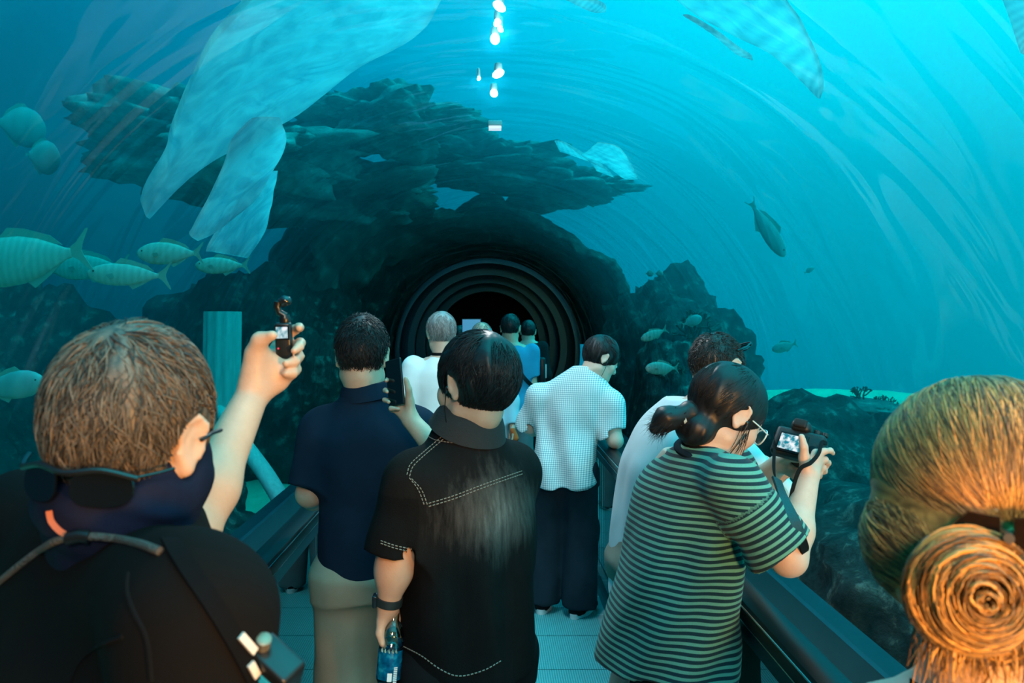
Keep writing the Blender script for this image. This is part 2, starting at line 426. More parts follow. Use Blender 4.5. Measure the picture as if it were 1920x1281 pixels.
while yy < 15:
    MB().box(((BX0 + BX1) / 2, yy + pitch / 2, .006), (BX1 - BX0, pitch - .007, .012)).build('pallet', belt_m, wk, smooth=False); yy += pitch; k += 1
skirt_m = mat('brushed skirt metal', (.03, .11, .13), .3, metal=.6)
def glass_build(t, b):
    nt = t.nt; out = nt.nodes['Material Output']; nt.nodes.remove(b)
    fr = t.n('ShaderNodeFresnel', i_IOR=1.5); gl = t.n('ShaderNodeBsdfGlossy', i_Roughness=.01); tr = t.n('ShaderNodeBsdfTransparent'); tr.inputs['Color'].default_value = (.80, .93, .93, 1)
    mx = t.n('ShaderNodeMixShader'); t.l(fr.outputs[0], mx.inputs[0]); t.l(tr.outputs[0], mx.inputs[1]); t.l(gl.outputs[0], mx.inputs[2]); t.l(mx.outputs[0], out.inputs['Surface'])
glassm = mat('balustrade glass', build=lambda t, b, tc: glass_build(t, b))
chrome = mat('bright steel strip', (.35, .5, .52), .22, metal=1.)
for s, xg, side in ((-1, -.695, 'left'), (1, .70, 'right')):
    r = thing('balustrade', 'glass balustrade with black handrail along the %s edge of the walkway' % side, 'balustrade', (xg, 0, 0), 'walkway balustrades')
    V, Fs = extrude([(xg - s * .030, .002), (xg - s * .026, .045), (xg + s * .11, .045), (xg + s * .12, .002)], [-1.5, 15], True)
    MB().add(V, Fs).build('skirt', skirt_m, r)
    yy = -1.5
    while yy < 14.9:
        MB().box((xg, yy + .82, .47), (.012, 1.62, .86)).build('glass_panel', glassm, r, smooth=False); yy += 1.64
    zr = .93
    prof = [(xg + s * (-.042 + dx), zr + dz) for dx, dz in ((0, -.045), (-.006, -.01), (.002, .006), (.02, .014), (.06, .012), (.078, .0), (.082, -.02), (.07, -.045))]
    V, Fs = extrude(prof, [-1.5, 15], True); MB().add(V, Fs).build('handrail', black_paint, r)
    V, Fs = extrude([(xg + s * -.036, zr - .046), (xg + s * -.036, zr - .095), (xg + s * .03, zr - .095), (xg + s * .03, zr - .046)], [-1.5, 15], True)
    MB().add(V, Fs).build('rail_channel', navy_steel, r)
    for dx, dz in ((-.05, .0), (-.038, -.05)):
        MB().tube([(xg + s * dx, -1.5, zr + dz), (xg + s * dx, 15, zr + dz)], .0022, 6).build('trim_strip', chrome, r)

# ================================================================== water of the tank (a body with the tunnel cut out of it)
def water(t, b, tc):
    nt = t.nt; out = nt.nodes['Material Output']; nt.nodes.remove(b)
    sc = t.n('ShaderNodeVolumeScatter', i_Density=.10, i_Anisotropy=.72); sc.inputs['Color'].default_value = (.01, .80, .97, 1)
    ab = t.n('ShaderNodeVolumeAbsorption', i_Density=.45); ab.inputs['Color'].default_value = (.0, .955, .985, 1)
    ad = t.n('ShaderNodeAddShader'); t.l(sc.outputs[0], ad.inputs[0]); t.l(ab.outputs[0], ad.inputs[1]); t.l(ad.outputs[0], out.inputs['Volume'])
water_m = mat('tank water', build=water)
inn = [(x * 1.02, z) for x, z in arch(RR + .03, 40)] + [(-xb - .12, -.35), (xb + .12, -.35)]
WX0, WX1, WZ0, WZ1 = -11., 17., -2.2, 6.5
oc = []
for x, z in inn:
    dx, dz = x, z - .9; k = min((WX1 if dx > 0 else -WX0) / max(abs(dx), 1e-6), ((WZ1 - .9) if dz > 0 else (.9 - WZ0)) / max(abs(dz), 1e-6)); oc.append((dx * k, .9 + dz * k))
n = len(inn); V = []
for yv in (-1.55, 26.):
    V += [(x, yv, z) for x, z in inn] + [(x, yv, z) for x, z in oc]
Fs = []
for i in range(n):
    j = (i + 1) % n
    Fs += [(i, j, 2 * n + j, 2 * n + i), (n + j, n + i, 3 * n + i, 3 * n + j), (j, i, n + i, n + j), (2 * n + i, 2 * n + j, 3 * n + j, 3 * n + i)]
import bmesh
o = MB().add(V, Fs).build('water', water_m, smooth=False, base=False); struct(o)
bm = bmesh.new(); bm.from_mesh(o.data); bmesh.ops.recalc_face_normals(bm, faces=bm.faces); bm.to_mesh(o.data); bm.free()
# ================================================================== people: how a figure is put together
def skin_mat(name, c):
    return mat(name, c, .48, var=tuple(k * .88 for k in c), vscale=35., bump=.08, bscale=220., sss=.12)
SKIN = skin_mat('warm fair skin', (.64, .40, .28)); SKIN2 = skin_mat('fair skin', (.70, .47, .36)); SKIN3 = skin_mat('tanned skin', (.52, .31, .21))
EYE = mat('eye white', (.75, .75, .72), .2); IRIS = mat('dark iris', (.02, .012, .008), .15)
def fabric(name, c, c2=None, rough=.85, bscale=600., sheen=0., vs=9., bump=.25):
    return mat(name, c, rough, var=c2 or tuple(k * .75 for k in c), vscale=vs, bump=bump, bscale=bscale, sheen=sheen, spec=.08 if max(c) < .06 else .25)
class Head:
    def __init__(s, c, yaw, pitch=0, roll=0, k=1.): s.c = np.asarray(c, float); s.R = frame(yaw, pitch, roll); s.k = k
    def p(s, x, y, z): return s.c + s.R @ (A(x, y, z) * s.k)
    def add(s, f, ears=True, soft=1.):
        k = s.k; R = s.R; E = lambda c, r, kk=.02, op='u', rot=None: f.ell(s.p(*c), A(*r) * k, R if rot is None else R @ rot, kk * k, op)
        C = lambda a, b, ra, rb, kk=.015, op='u': f.cone(s.p(*a), s.p(*b), ra * k, rb * k, kk * k, op)
        E((0, -.012, .03), (.074, .093, .084)); E((0, .030, -.035), (.060, .060, .078), .04); E((0, .045, -.080), (.044, .040, .026), .03)
        E((0, .076, -.094), (.019, .015, .014), .025)
        for x in (-1, 1):
            E((x * .038, .062, -.028), (.026, .024, .026), .03); C((x * .012, .086, .022), (x * .045, .070, .020), .011, .010, .02)
            C((x * .055, .00, -.062), (x * .022, .066, -.088), .014, .013, .03)
            f.ell(s.p(x * .031, .098, .001), A(.017, .014, .011) * k, R, .012 * k, 's')
            f.ell(s.p(x * .031, .082, .001), A(.0135, .0125, .0125) * k, R, .006 * k)
            C((x * .018, .092, .011), (x * .043, .080, .009), .005, .0045, .006); C((x * .020, .093, -.008), (x * .042, .081, -.008), .0045, .004, .006)
        C((0, .088, .012), (0, .108, -.026), .008, .0125, .014)
        for x in (-1, 1): E((x * .012, .098, -.033), (.009, .010, .008), .008)
        C((-.018, .086, -.058), (.018, .086, -.058), .0065, .0065, .01); C((-.015, .086, -.067), (.015, .086, -.067), .0075, .0075, .008)
        if ears:
            for x in (-1, 1): s.ear(f, x)
        return f
    def ear(s, f, x, big=1.):
        k = s.k; q = np.array(Matrix.Rotation(x * -.42, 3, 'Z')) @ np.array(Matrix.Rotation(-.22, 3, 'X')); R = s.R @ q; o = A(x * .079, -.012, -.004)
        L = lambda a: s.c + s.R @ ((o + q @ A(*a)) * k)
        f.ell(L((0, -.002, .004)), A(.0065, .019, .029) * k * big, R, .006 * k)
        pts = [(.004 * x, .012, .012), (.005 * x, .008, .028), (.005 * x, -.006, .034), (.005 * x, -.018, .024), (.005 * x, -.022, .006), (.004 * x, -.015, -.012), (.003 * x, -.005, -.022)]
        for a, b in zip(pts, pts[1:]): f.cone(L(a), L(b), .0042 * k, .0042 * k, .004 * k)
        f.ell(L((.002 * x, .003, -.024)), A(.006, .0085, .010) * k, R, .006 * k)
        f.ell(L((.009 * x, .003, .004)), A(.006, .009, .014) * k, R, .004 * k, 's')
        f.cone(L((.002 * x, .013, .0)), L((.003 * x, .013, -.01)), .005 * k, .004 * k, .006 * k)
    def eyes(s, root):
        for x in (-1, 1):
            e = MB().ball(s.p(x * .031, .0838, .001), .0128 * s.k, 14).build('eye', EYE, root)
            MB().ball(s.p(x * .0312, .0925, -.001), A(.0062, .0045, .0062) * s.k, 10, s.R).build('iris', IRIS, e)
class Hum:
    """joints of a standing figure; every joint can be moved by name"""
    def __init__(s, X, Y, yaw, h, head, spine=None, girth=1., bd=.9, **J):
        s.bd = bd
        s.X, s.Y, s.h, s.yaw, s.head, s.g = X, Y, h, yaw, head, girth; s.R = frame(yaw)
        s.sp = spine or [(0, 0, 0), (1, 0, 0)]      # (share of height, shift right, shift forward)
        hd = {}
        for n, sg in (('L', -1), ('R', 1)):
            hd['sh' + n] = s.q(sg * .165 * girth, 0, .80); hd['el' + n] = s.q(sg * .215 * girth, -.03, .625); hd['wr' + n] = s.q(sg * .225 * girth, .04, .48)
            hd['hip' + n] = s.q(sg * .085, 0, .50); hd['kn' + n] = s.q(sg * .095, .02, .28); hd['an' + n] = s.b(sg * .10, -.01, .05 * h)
        hd['neck'] = s.q(0, -.015, .835); hd.update({k: np.asarray(v, float) for k, v in J.items()}); s.J = hd
    def sh(s, fz): S = np.array(s.sp); return np.interp(fz, S[:, 0], S[:, 1]), np.interp(fz, S[:, 0], S[:, 2])
    def b(s, r, f, z): return A(s.X, s.Y, 0) + s.R @ A(r, f, 0) + A(0, 0, z)
    def q(s, r, f, fz): a, c = s.sh(fz); return s.b(r + a, f + c, fz * s.h)
    def secs(s, rows):
        """rows (share of height, right, forward, half width, half depth[, turn])"""
        out = []
        for r in rows:
            p = s.q(r[1], r[2], r[0]); out.append((p[2], p[0], p[1], r[3] * s.g, r[4] * s.g, s.yaw + (r[5] if len(r) > 5 else 0)))
        return out
    def body(s, f, hands=('L', 'R'), neck=.054, ears=True):
        J = s.J
        f.loft(s.secs([(r[0], 0, r[2], r[3] * .96, r[4] * s.bd) for r in [(.46, 0, 0, .150, .10), (.53, 0, 0, .155, .105), (.62, 0, .0, .135, .090), (.72, 0, .0, .150, .105), (.79, 0, -.01, .150, .09), (.83, 0, -.015, .085, .065)]]), .03)
        s.head.add(f, ears)
        f.cone(J['neck'] + A(0, 0, -.03), s.head.p(0, -.025, -.065), neck * 1.08, neck, .04)
        f.cone(J['neck'] + A(0, 0, -.055), J['shL'], .048, .045, .05); f.cone(J['neck'] + A(0, 0, -.055), J['shR'], .048, .045, .05)
        for n in 'LR':
            f.cone(J['sh' + n], J['el' + n], .050, .040, .03)
            m = J['el' + n] * .68 + J['wr' + n] * .32
            f.cone(J['el' + n], m, .039, .040, .03); f.cone(m, J['wr' + n], .040, .0265, .03)
            f.cone(J['hip' + n], J['kn' + n], .082, .055, .05); f.cone(J['kn' + n], J['an' + n], .054, .038, .03)
            a = J['an' + n]; fw = s.R @ A(0, 1, 0)
            f.cone(a - A(0, 0, .02) - fw * .03, a + fw * .14 + A(0, 0, -.05), .034, .026, .03)
        return f
def hand(f, W, Fd, N, side, curl=(.35, .45, .3), curls=None, thumb=None, k=1., spread=.06):
    """palm from the wrist W along Fd, facing N; thumb at the side; curl = bend at the three joints"""
    Fd = nrm(Fd); N = nrm(np.asarray(N, float) - Fd * np.dot(N, Fd)); T = np.cross(Fd, N) * (1 if side == 'R' else -1)
    q = lambda t, a, n: np.asarray(W) + (T * t + Fd * a + N * n) * k
    for i, (t, a, ln) in enumerate(((.029, .088, (.043, .026, .020)), (.009, .093, (.047, .029, .021)), (-.011, .088, (.043, .027, .020)), (-.029, .078, (.033, .020, .018)))):
        kn = q(t, a, 0); f.cone(q(t * .55, .012, 0), kn, .0155 * k, .0118 * k, .014)
        c = (curls[i] if curls else curl); th = 0.; p = kn; r = (.0092, .0086, .0078, .0066)[0:4]; sc = .86 if i == 3 else 1.
        sp = (1.5 - i) * spread
        for j in range(3):
            th += c[j]; d = nrm(Fd * math.cos(th) + N * math.sin(th) + T * sp * math.cos(th)); e = p + d * ln[j] * k
            f.cone(p, e, r[j] * k * sc, r[j + 1] * k * sc, .005); p = e
    th = thumb or [(.020, .018, .006), (.044, .048, .016), (.056, .078, .022), (.058, .104, .026)]
    pts = [q(*x) for x in th]
    for j in range(3): f.cone(pts[j], pts[j + 1], (.0165, .0115, .0102)[j] * k, (.0115, .0102, .008)[j] * k, .010 if j == 0 else .005)
    f.ell(q(.016, .035, .010), A(.016, .024, .012) * k, np.stack([T, Fd, N], 1), .012); f.ell(q(-.022, .035, .006), A(.012, .028, .012) * k, np.stack([T, Fd, N], 1), .012)
    return f
def fingers(f, W, chains, r=.0088, palm=.0135, k=.006, pk=.016):
    """explicit finger chains (knuckle, joint, joint, tip); each knuckle is tied to the wrist"""
    for c in chains:
        f.cone(W + (c[0] - W) * .15, c[0], palm, r * 1.35, pk)
        for i in range(len(c) - 1): f.cone(c[i], c[i + 1], r * (1.06 - .1 * i), r * (.97 - .1 * i), k)
def person(label, hum, f, h, skin, group=None, eyes=False, lo=None):
    root = thing('person', label, 'person', (hum.X, hum.Y, 0), group)
    V, Q = f.mesh(h, lo=lo); V[:, 2] = np.maximum(V[:, 2], .012); npmesh('body', V, Q, skin, root)
    if eyes: hum.head.eyes(root)
    return root
def folds(hum, amp=.006, freq=(9., 3.), seed=0., up=0.):
    """soft drapes running down a garment"""
    R = hum.R
    def f(Q):
        L = (Q - A(hum.X, hum.Y, 0)) @ R
        n = vnoise(np.stack([L[:, 0] * freq[0] + L[:, 1] * freq[0] * .6 + .25 * L[:, 2] * freq[0] * up, L[:, 1] * freq[0] * .5 + 3.1, L[:, 2] * freq[1] + seed], 1))
        m = vnoise(np.stack([L[:, 0] * freq[0] * 2.1 + seed, L[:, 1] * freq[0] * 2. , L[:, 2] * freq[1] * 2.4 - L[:, 0] * 5], 1))
        return amp * (n + .45 * m)
    return f
def sleeve(f, sh, el, frac, r0, r1, k=.045):
    """from the shoulder toward the elbow, cut square at its cuff"""
    sh = np.asarray(sh, float); el = np.asarray(el, float); e = sh + (el - sh) * frac; d = nrm(el - sh); L = np.linalg.norm(e - sh)
    def g(Q):
        v = Q - sh; t = v @ d; tt = np.clip(t / L, 0, 1); w = v - np.outer(np.clip(t, 0, None), d)
        side = np.linalg.norm(np.where((t < 0)[:, None], v, w), axis=1) - (r0 + (r1 - r0) * tt)
        out = np.maximum(side, t - L)
        # hollow cuff
        inner = np.maximum(np.linalg.norm(v - np.outer(t, d), axis=1) - (r1 - .012), L - .035 - t)
        return np.maximum(out, -inner)
    f.add(g, (sh + e) / 2, L / 2 + max(r0, r1) * 1.45, k); return f
def trousers(hum, m, root, r=(.105, .085, .075), hem=.05, waist=.565, h=.007, k=.05, amp=.006, name='trousers', stance=None):
    f = Field(); J = hum.J
    f.loft(hum.secs([(.455, 0, 0, .165, .115), (.50, 0, -.005, .175, .125), (waist - .02, 0, 0, .155, .108), (waist, 0, 0, .15, .105)]), .05)
    for n in 'LR':
        a = J['an' + n]; top = J['hip' + n]; kn = J['kn' + n]
        f.cone(top - A(0, 0, .03), kn, r[0], r[1], k); f.cone(kn, a + A(0, 0, hem - .05 - .02), r[1], r[2], .03)
    f.plane((0, 0, hem), (0, 0, -1), hum.b(0, 0, 0), 2.); f.post = folds(hum, amp, (8., 5.), 3.3, .6)
    V, Q = f.mesh(h); return npmesh(name, V, Q, m, root)
def shoes(hum, root, upper, sole, toe=.165):
    for n in 'LR':
        a = hum.J['an' + n] * A(1, 1, 0); yw = hum.yaw + (10 if n == 'L' else -10); Rz = frame(yw); q = lambda x, y, z: a + Rz @ A(x, y, 0) + A(0, 0, z)
        f = Field(); f.cone(q(0, -.045, .05), q(0, .02, .06), .040, .040, .03); f.cone(q(0, .0, .045), q(0, toe - .02, .03), .042, .040, .03, sq=None); f.ell(q(0, toe - .03, .036), (.046, .05, .026), Rz, .02)
        f.plane((0, 0, .022), (0, 0, -1), a, .5); f.plane((0, 0, .085), (0, 0, 1), a, .5)
        V, Q = f.mesh(.006); sh = npmesh('shoe', V, Q, upper, root)
        pr = []
        for t in np.linspace(0, 2 * math.pi, 28, endpoint=False):
            y = math.cos(t); x = math.sin(t); wd = .050 if y > 0 else .042
            pr.append((x * wd * (1 + .1 * y), (toe + .012 if y > 0 else .092) * y))
        MB().prism(pr, Rz @ A(1, 0, 0), Rz @ A(0, 1, 0), q(0, 0, .0125), A(0, 0, .026)).build('sole', sole, sh)
# ------------------------------------------------------------------ hair
def strands(hd, n, length, rad, base=(.074, .093, .084), cen=(0, -.012, .03), lift=.01, crown=(0., -.055, .105), hair_ok=None, seed=1, wob=.25, K=6, t0=.012, flow=None, jit=.5, taper=True, ear=None):
    """locks of hair lying on the head as thin tapering tubes"""
    rs = np.random.RandomState(seed); P0 = []
    base = np.array(base); cen = np.array(cen)
    while len(P0) < n:
        d = rs.normal(size=(n * 2, 3)); d /= np.linalg.norm(d, axis=1, keepdims=True)
        p = cen + d * base
        ok = hair_ok(p) if hair_ok else np.ones(len(p), bool)
        P0 += list(p[ok])
    P0 = np.array(P0[:n]); pts = [P0]; off = np.full(n, t0) * (.8 + .4 * rs.rand(n)); ln = length * (1 - jit * rs.rand(n))
    ph = rs.normal(size=n) * wob; hts = [off.copy()]
    p = P0.copy(); cr = np.array(crown)
    for k in range(K - 1):
        nn = (p - cen) / base ** 2; nn /= np.linalg.norm(nn, axis=1, keepdims=True)
        g = (p - cr) if flow is None else flow(p)
        g = g - nn * (g * nn).sum(1, keepdims=True); g /= np.linalg.norm(g, axis=1, keepdims=True) + 1e-9
        s = np.cross(nn, g); g = g * np.cos(ph)[:, None] + s * np.sin(ph)[:, None]; ph = ph + rs.normal(size=n) * wob * .35
        p = p + g * (ln / (K - 1))[:, None]
        q = (p - cen); q = q / np.linalg.norm(q / base, axis=1, keepdims=True); p = cen + q
        if ear:
            inn_ = (np.abs(p[:, 0]) > .05) & (np.hypot(p[:, 1] + .006, (p[:, 2] + .006) * .85) < ear); p[inn_] = pts[-1][inn_]
        off = off + lift / (K - 1) * (.5 + rs.rand(n)) * (1.2 - k / K * 1.2)
        pts.append(p.copy()); hts.append(off.copy())
    pts = np.array(pts); hts = np.array(hts); q = pts - cen; nn = q / base ** 2; nn /= np.linalg.norm(nn, axis=2, keepdims=True)
    W = pts + nn * hts[..., None]
    W = hd.c + (W.reshape(-1, 3) * hd.k) @ hd.R.T; return tubes(W.reshape(K, n, 3), rad * hd.k, taper, rs)
def tubes(W, rad, taper=True, rs=None):
    K, n = W.shape[:2]; T = np.gradient(W, axis=0); T /= np.linalg.norm(T, axis=2, keepdims=True) + 1e-12
    u = np.cross(T, A(.31, .17, .93)); u /= np.linalg.norm(u, axis=2, keepdims=True) + 1e-12; w = np.cross(T, u)
    r = rad * (np.linspace(1, 0, K) ** .6 * .9 + .1 if taper else np.ones(K)); V = []
    rr = np.ones(n) if rs is None else (.6 + .8 * rs.rand(n))
    for a in range(3):
        t = 2 * math.pi * a / 3; V.append(W + (r[:, None] * rr[None, :])[..., None] * (math.cos(t) * u + math.sin(t) * w))
    V = np.stack(V, 2)            # K, n, 3, 3
    V = V.transpose(1, 0, 2, 3).reshape(-1, 3); i = np.arange(n)[:, None, None] * K * 3; k = np.arange(K - 1)[None, :, None] * 3; a = np.arange(3)[None, None, :]
    q = np.stack([i + k + a, i + k + (a + 1) % 3, i + k + 3 + (a + 1) % 3, i + k + 3 + a], -1).reshape(-1, 4)
    return V, q
def tones(hd, V, crown, sets, seed):
    L = (V - hd.c) @ hd.R / hd.k; d = L - np.array(crown); ang = np.arctan2(d[:, 0], d[:, 1])
    rs = np.random.RandomState(seed + 500); cap = .42 + .30 * vnoise(np.stack([ang * 14, L[:, 2] * 22, np.full(len(L), seed)], 1))
    return np.concatenate([cap] + [np.repeat(rs.rand(n), k * 3) for n, k in sets])
def hair_region(fy=.085, fz=.062, ey=.028, ez=-.045, ny=-.100, nz=-.082, ear=True, er=.034):
    """True where the scalp carries hair, in head coordinates"""
    def ok(p):
        n1 = A(0, -(fz - ez), (fy - ey)); n1 = A(0, fz - ez, -(fy - ey)); o1 = A(0, fy, fz)
        a = (p - o1) @ nrm(n1); n2 = A(0, (ez - nz), -(ey - ny)); b = (p - A(0, ny, nz)) @ nrm(n2)
        m = (a < 0) & (b < 0)
        if ear: m &= ~((np.abs(p[:, 0]) > .055) & (np.hypot(p[:, 1] + .008, (p[:, 2] + .006) * .85) < er))
        return m
    return ok
def hair_cap(hd, root, m, t=(.014, .016, .018), reg=None, n=1500, length=.05, rad=.0016, lift=.008, noise=.004, h=.005, seed=1, crown=(0., -.055, .105), wob=.3, shape=None, nf=38., flow=None, K=6, fy=.085, fz=.062, ey=.028, ez=-.045, ny=-.100, nz=-.082, ear=True, er=.034, jit=.5, extra=None, fall=.045, sub=False):
    k = hd.k; f = Field(); cen = A(0, -.012, .03); base = A(.074, .093, .084) + A(*t)
    if shape: base = A(*shape)
    f.ell(hd.p(*cen), base * k, hd.R, .01)
    if extra and not sub: extra(f)
    n1 = nrm(A(0, fz - ez, -(fy - ey))); n2 = nrm(A(0, (ez - nz), -(ey - ny))); c = hd.c
    f.plane(hd.p(0, fy, fz), hd.R @ n1, c, .4, .012); f.plane(hd.p(0, ny, nz), hd.R @ n2, c, .4, .012)
    if ear:
        for x in (-1, 1): f.ell(hd.p(x * .10, -.008, -.008), A(.05, er * .8, er) * k, hd.R, .008, 's')
    if extra and sub: extra(f)
    def post(Q):
        L = (Q - hd.c) @ hd.R / k; d = L - np.array(crown); rr = np.linalg.norm(d, axis=1); ang = np.arctan2(d[:, 0], d[:, 1])
        return noise * (vnoise(np.stack([ang * 5 + rr * 9, rr * nf * .35, L[:, 2] * nf * .3], 1)) + .5 * vnoise(L * nf))
    f.post = post
    V, Q = f.mesh(h); rg = hair_region(fy, fz, ey, ez, ny, nz, ear, er)
    V2, Q2 = strands(hd, n, length, rad, base=base - A(.006, .006, .006), cen=cen, lift=lift, crown=crown, hair_ok=rg, seed=seed, wob=wob, t0=.003, K=K, flow=flow, jit=jit, ear=er if ear else None)
    o2 = A(0, ny, nz)
    low = lambda p: rg(p) & ((p - o2) @ n2 > -.022) & (p[:, 1] < ey)
    V3, Q3 = strands(hd, int(n * .45), fall, rad * .9, base=base - A(.009, .009, .006), cen=cen, lift=-.006, crown=crown, hair_ok=low, seed=seed + 77, wob=.25, t0=.001, K=5, jit=.8, ear=er if ear else None)
    return npmesh('hair', np.vstack([V, V2, V3]), [Q, Q2 + len(V), Q3 + len(V) + len(V2)], m, root, attr={'tone': tones(hd, V, crown, [(n, K), (int(n * .45), 5)], seed)})
def haircol(name, c, c2, rough=.42, spec=.5):
    def bld(t, b, tc):
        at = t.n('ShaderNodeAttribute'); at.attribute_name = 'tone'; t.l(t.ramp(at.outputs['Fac'], [(.1, c2), (.85, c)]), b.inputs['Base Color'])
    return mat(name, c, rough, build=bld, spec=spec)
HAIR = haircol('black hair', (.015, .0145, .0165), (.003, .003, .004), .44, .42)
def collar(name, hum, r, h_, m, root, off=.012, flare=.010, open_=.5, turn=None):
    """folded collar standing round the neck, open in front"""
    nb = hum.J['neck']; ax = nrm(hum.head.p(0, -.025, -.065) - nb); c0 = nb + ax * off; up_ = nrm(ax * .55 + A(0, 0, .45) + hum.R @ A(0, .18, 0))
    fw = hum.R @ A(0, 1, 0) if turn is None else frame(turn) @ A(0, 1, 0); fw = nrm(fw - up_ * fw.dot(up_)); rt = np.cross(fw, up_); V = []; n = 44
    prof = [(r * .97, -.012), (r * .98, h_ * .9), (r + .003, h_ * 1.05), (r + .008, h_ * .95), (r + .010 + flare * .6, h_ * .25), (r + .013 + flare, -.022), (r + .008 + flare, -.024), (r + .005, h_ * .2)]
    for t in np.linspace(open_, 2 * math.pi - open_, n):
        for rr, z in prof: V.append(c0 + fw * math.cos(t) * rr * 1.04 + rt * math.sin(t) * rr * 1.06 + up_ * z)
    k = len(prof); Fs = [(i * k + a, i * k + (a + 1) % k, i * k + k + (a + 1) % k, i * k + k + a) for i in range(n - 1) for a in range(k)]
    Fs += [tuple(range(k))[::-1], tuple(range((n - 1) * k, n * k))]
    return MB().add(V, Fs).build(name, m, root)
from mathutils.bvhtree import BVHTree
def bvh_of(*obs):
    V = []; Ps = []
    for o in obs:
        b = len(V); off = Vector(tuple(origin_of(o))) if o.parent else o.location
        V += [v.co + off for v in o.data.vertices]; Ps += [tuple(b + i for i in p.vertices) for p in o.data.polygons]
    return BVHTree.FromPolygons(V, Ps)
def onto(b, pts, lift=.002):
    """points seen at these places of the photo, laid on the surface"""
    out = []
    for px, py in pts:
        d = Vector(tuple(nrm(P(px, py, 1.) - A(0, 0, H)))); h = b.ray_cast(Vector((0, 0, H)), d)
        if h[0] is not None: out.append(np.array(h[0]) - np.array(d) * lift)
    return out
def ribbon(mb, pts, width, thick, normal):
    """flat strap along pts; normal: one vector or one per point"""
    pts = np.asarray(pts, float); n = len(pts); T = np.gradient(pts, axis=0); V = []
    N = np.asarray(normal, float); N = np.tile(N, (n, 1)) if N.ndim == 1 else N
    for p, t, m in zip(pts, T, N):
        s = nrm(np.cross(t, m)); m = nrm(np.cross(s, t))
        for a, b in ((-1, -1), (1, -1), (1, 1), (-1, 1)): V.append(p + s * a * width / 2 + m * b * thick / 2)
    Fs = [(0, 1, 2, 3), tuple((n - 1) * 4 + i for i in (3, 2, 1, 0))]
    for i in range(n - 1):
        for a in range(4): Fs.append((i * 4 + a, i * 4 + (a + 1) % 4, i * 4 + 4 + (a + 1) % 4, i * 4 + 4 + a))
    return mb.add(V, Fs)
# ================================================================== A: man in black with a neck gaiter, left foreground
hdA = Head(P(250, 818, .92), -7, 5, 4, .98)
hA = Hum(-.43, .97, -45, 1.68, hdA, spine=[(0, 0, 0), (.5, 0, -.02), (.8, 0, .0), (1, 0, .04)], girth=1.12,
    neck=P(222, 1010, .93), shR=P(368, 1155, .76), elR=A(-.262, .70, 1.09), wrR=A(-.20, .86, .90), shL=A(-.61, 1.06, 1.385), elL=P(350, 1002, 1.14), wrL=P(470, 748, 1.29))
f = Field(); hA.body(f, neck=.058)
W = hA.J['wrL']
ch = [[P(530, 634, 1.345), P(553, 618, 1.345), P(561, 614, 1.325), P(561, 615, 1.312)],
      [P(543, 654, 1.352), P(563, 643, 1.335), P(561, 650, 1.305), P(552, 658, 1.288)],
      [P(545, 674, 1.347), P(561, 668, 1.330), P(553, 677, 1.297), P(536, 682, 1.282)],
      [P(540, 696, 1.335), P(555, 692, 1.325), P(549, 699, 1.297), P(536, 701, 1.285)]]
fingers(f, W + (P(520, 660, 1.33) - W) * .12, ch, .0085, .0175)
th = [P(472, 718, 1.29), P(479, 662, 1.285), P(487, 638, 1.275), P(511, 629, 1.265)]
for i in range(3): f.cone(th[i], th[i + 1], (.021, .0145, .0115)[i], (.0145, .0115, .0085)[i], .012)
f.ell(P(486, 690, 1.297), (.020, .016, .034), frame(0, 0, 12), .02); f.ell(P(520, 700, 1.31), (.024, .014, .028), None, .02)
pA = person('man in a black shirt and navy neck gaiter, one arm raised, large at the left', hA, f, .0042, SKIN, lo=A(-2, -1, -.02))
# shirt
blk = fabric('black jersey', (.006, .005, .0048), (.004, .004, .0045))
f = Field()
f.loft(hA.secs([(.50, 0, 0, .19, .14), (.60, 0, .0, .185, .145), (.70, 0, 0, .190, .145), (.765, 0, -.005, .182, .128), (.80, 0, -.01, .145, .105), (.83, 0, -.02, .095, .08), (.85, 0, -.01, .074, .068)]), .05)
f.cone(hA.J['neck'] + A(0, 0, -.035), hA.J['shR'], .066, .070, .06); f.cone(hA.J['neck'] + A(0, 0, -.035), hA.J['shL'], .066, .066, .06)
sleeve(f, hA.J['shR'], hA.J['elR'], .92, .072, .074); sleeve(f, hA.J['shL'], hA.J['elL'], .80, .070, .070)
fd = folds(hA, .006, (7., 4.), 1.)
f.post = lambda Q: fd(Q) + .006 * vnoise(Q * A(9, 9, 5))
V, Q = f.mesh(.006); shA = npmesh('shirt', V, Q, blk, pA); bA = bvh_of(shA)
m = MB()
for pl in (((240, 1075), (238, 1110), (252, 1150), (272, 1190), (280, 1230), (284, 1278)), ((130, 1281), (150, 1240), (185, 1212), (230, 1195))):
    q = onto(bA, bez(pl, 24), .001)
    if len(q) > 3: m.tube(q, .0022, 6)
m.build('seam', fabric('black seam', (.006, .006, .007)), shA)
trousers(hA, fabric('black cargo cloth', (.008, .008, .009)), pA, (.105, .09, .085), .04, .55, .010)
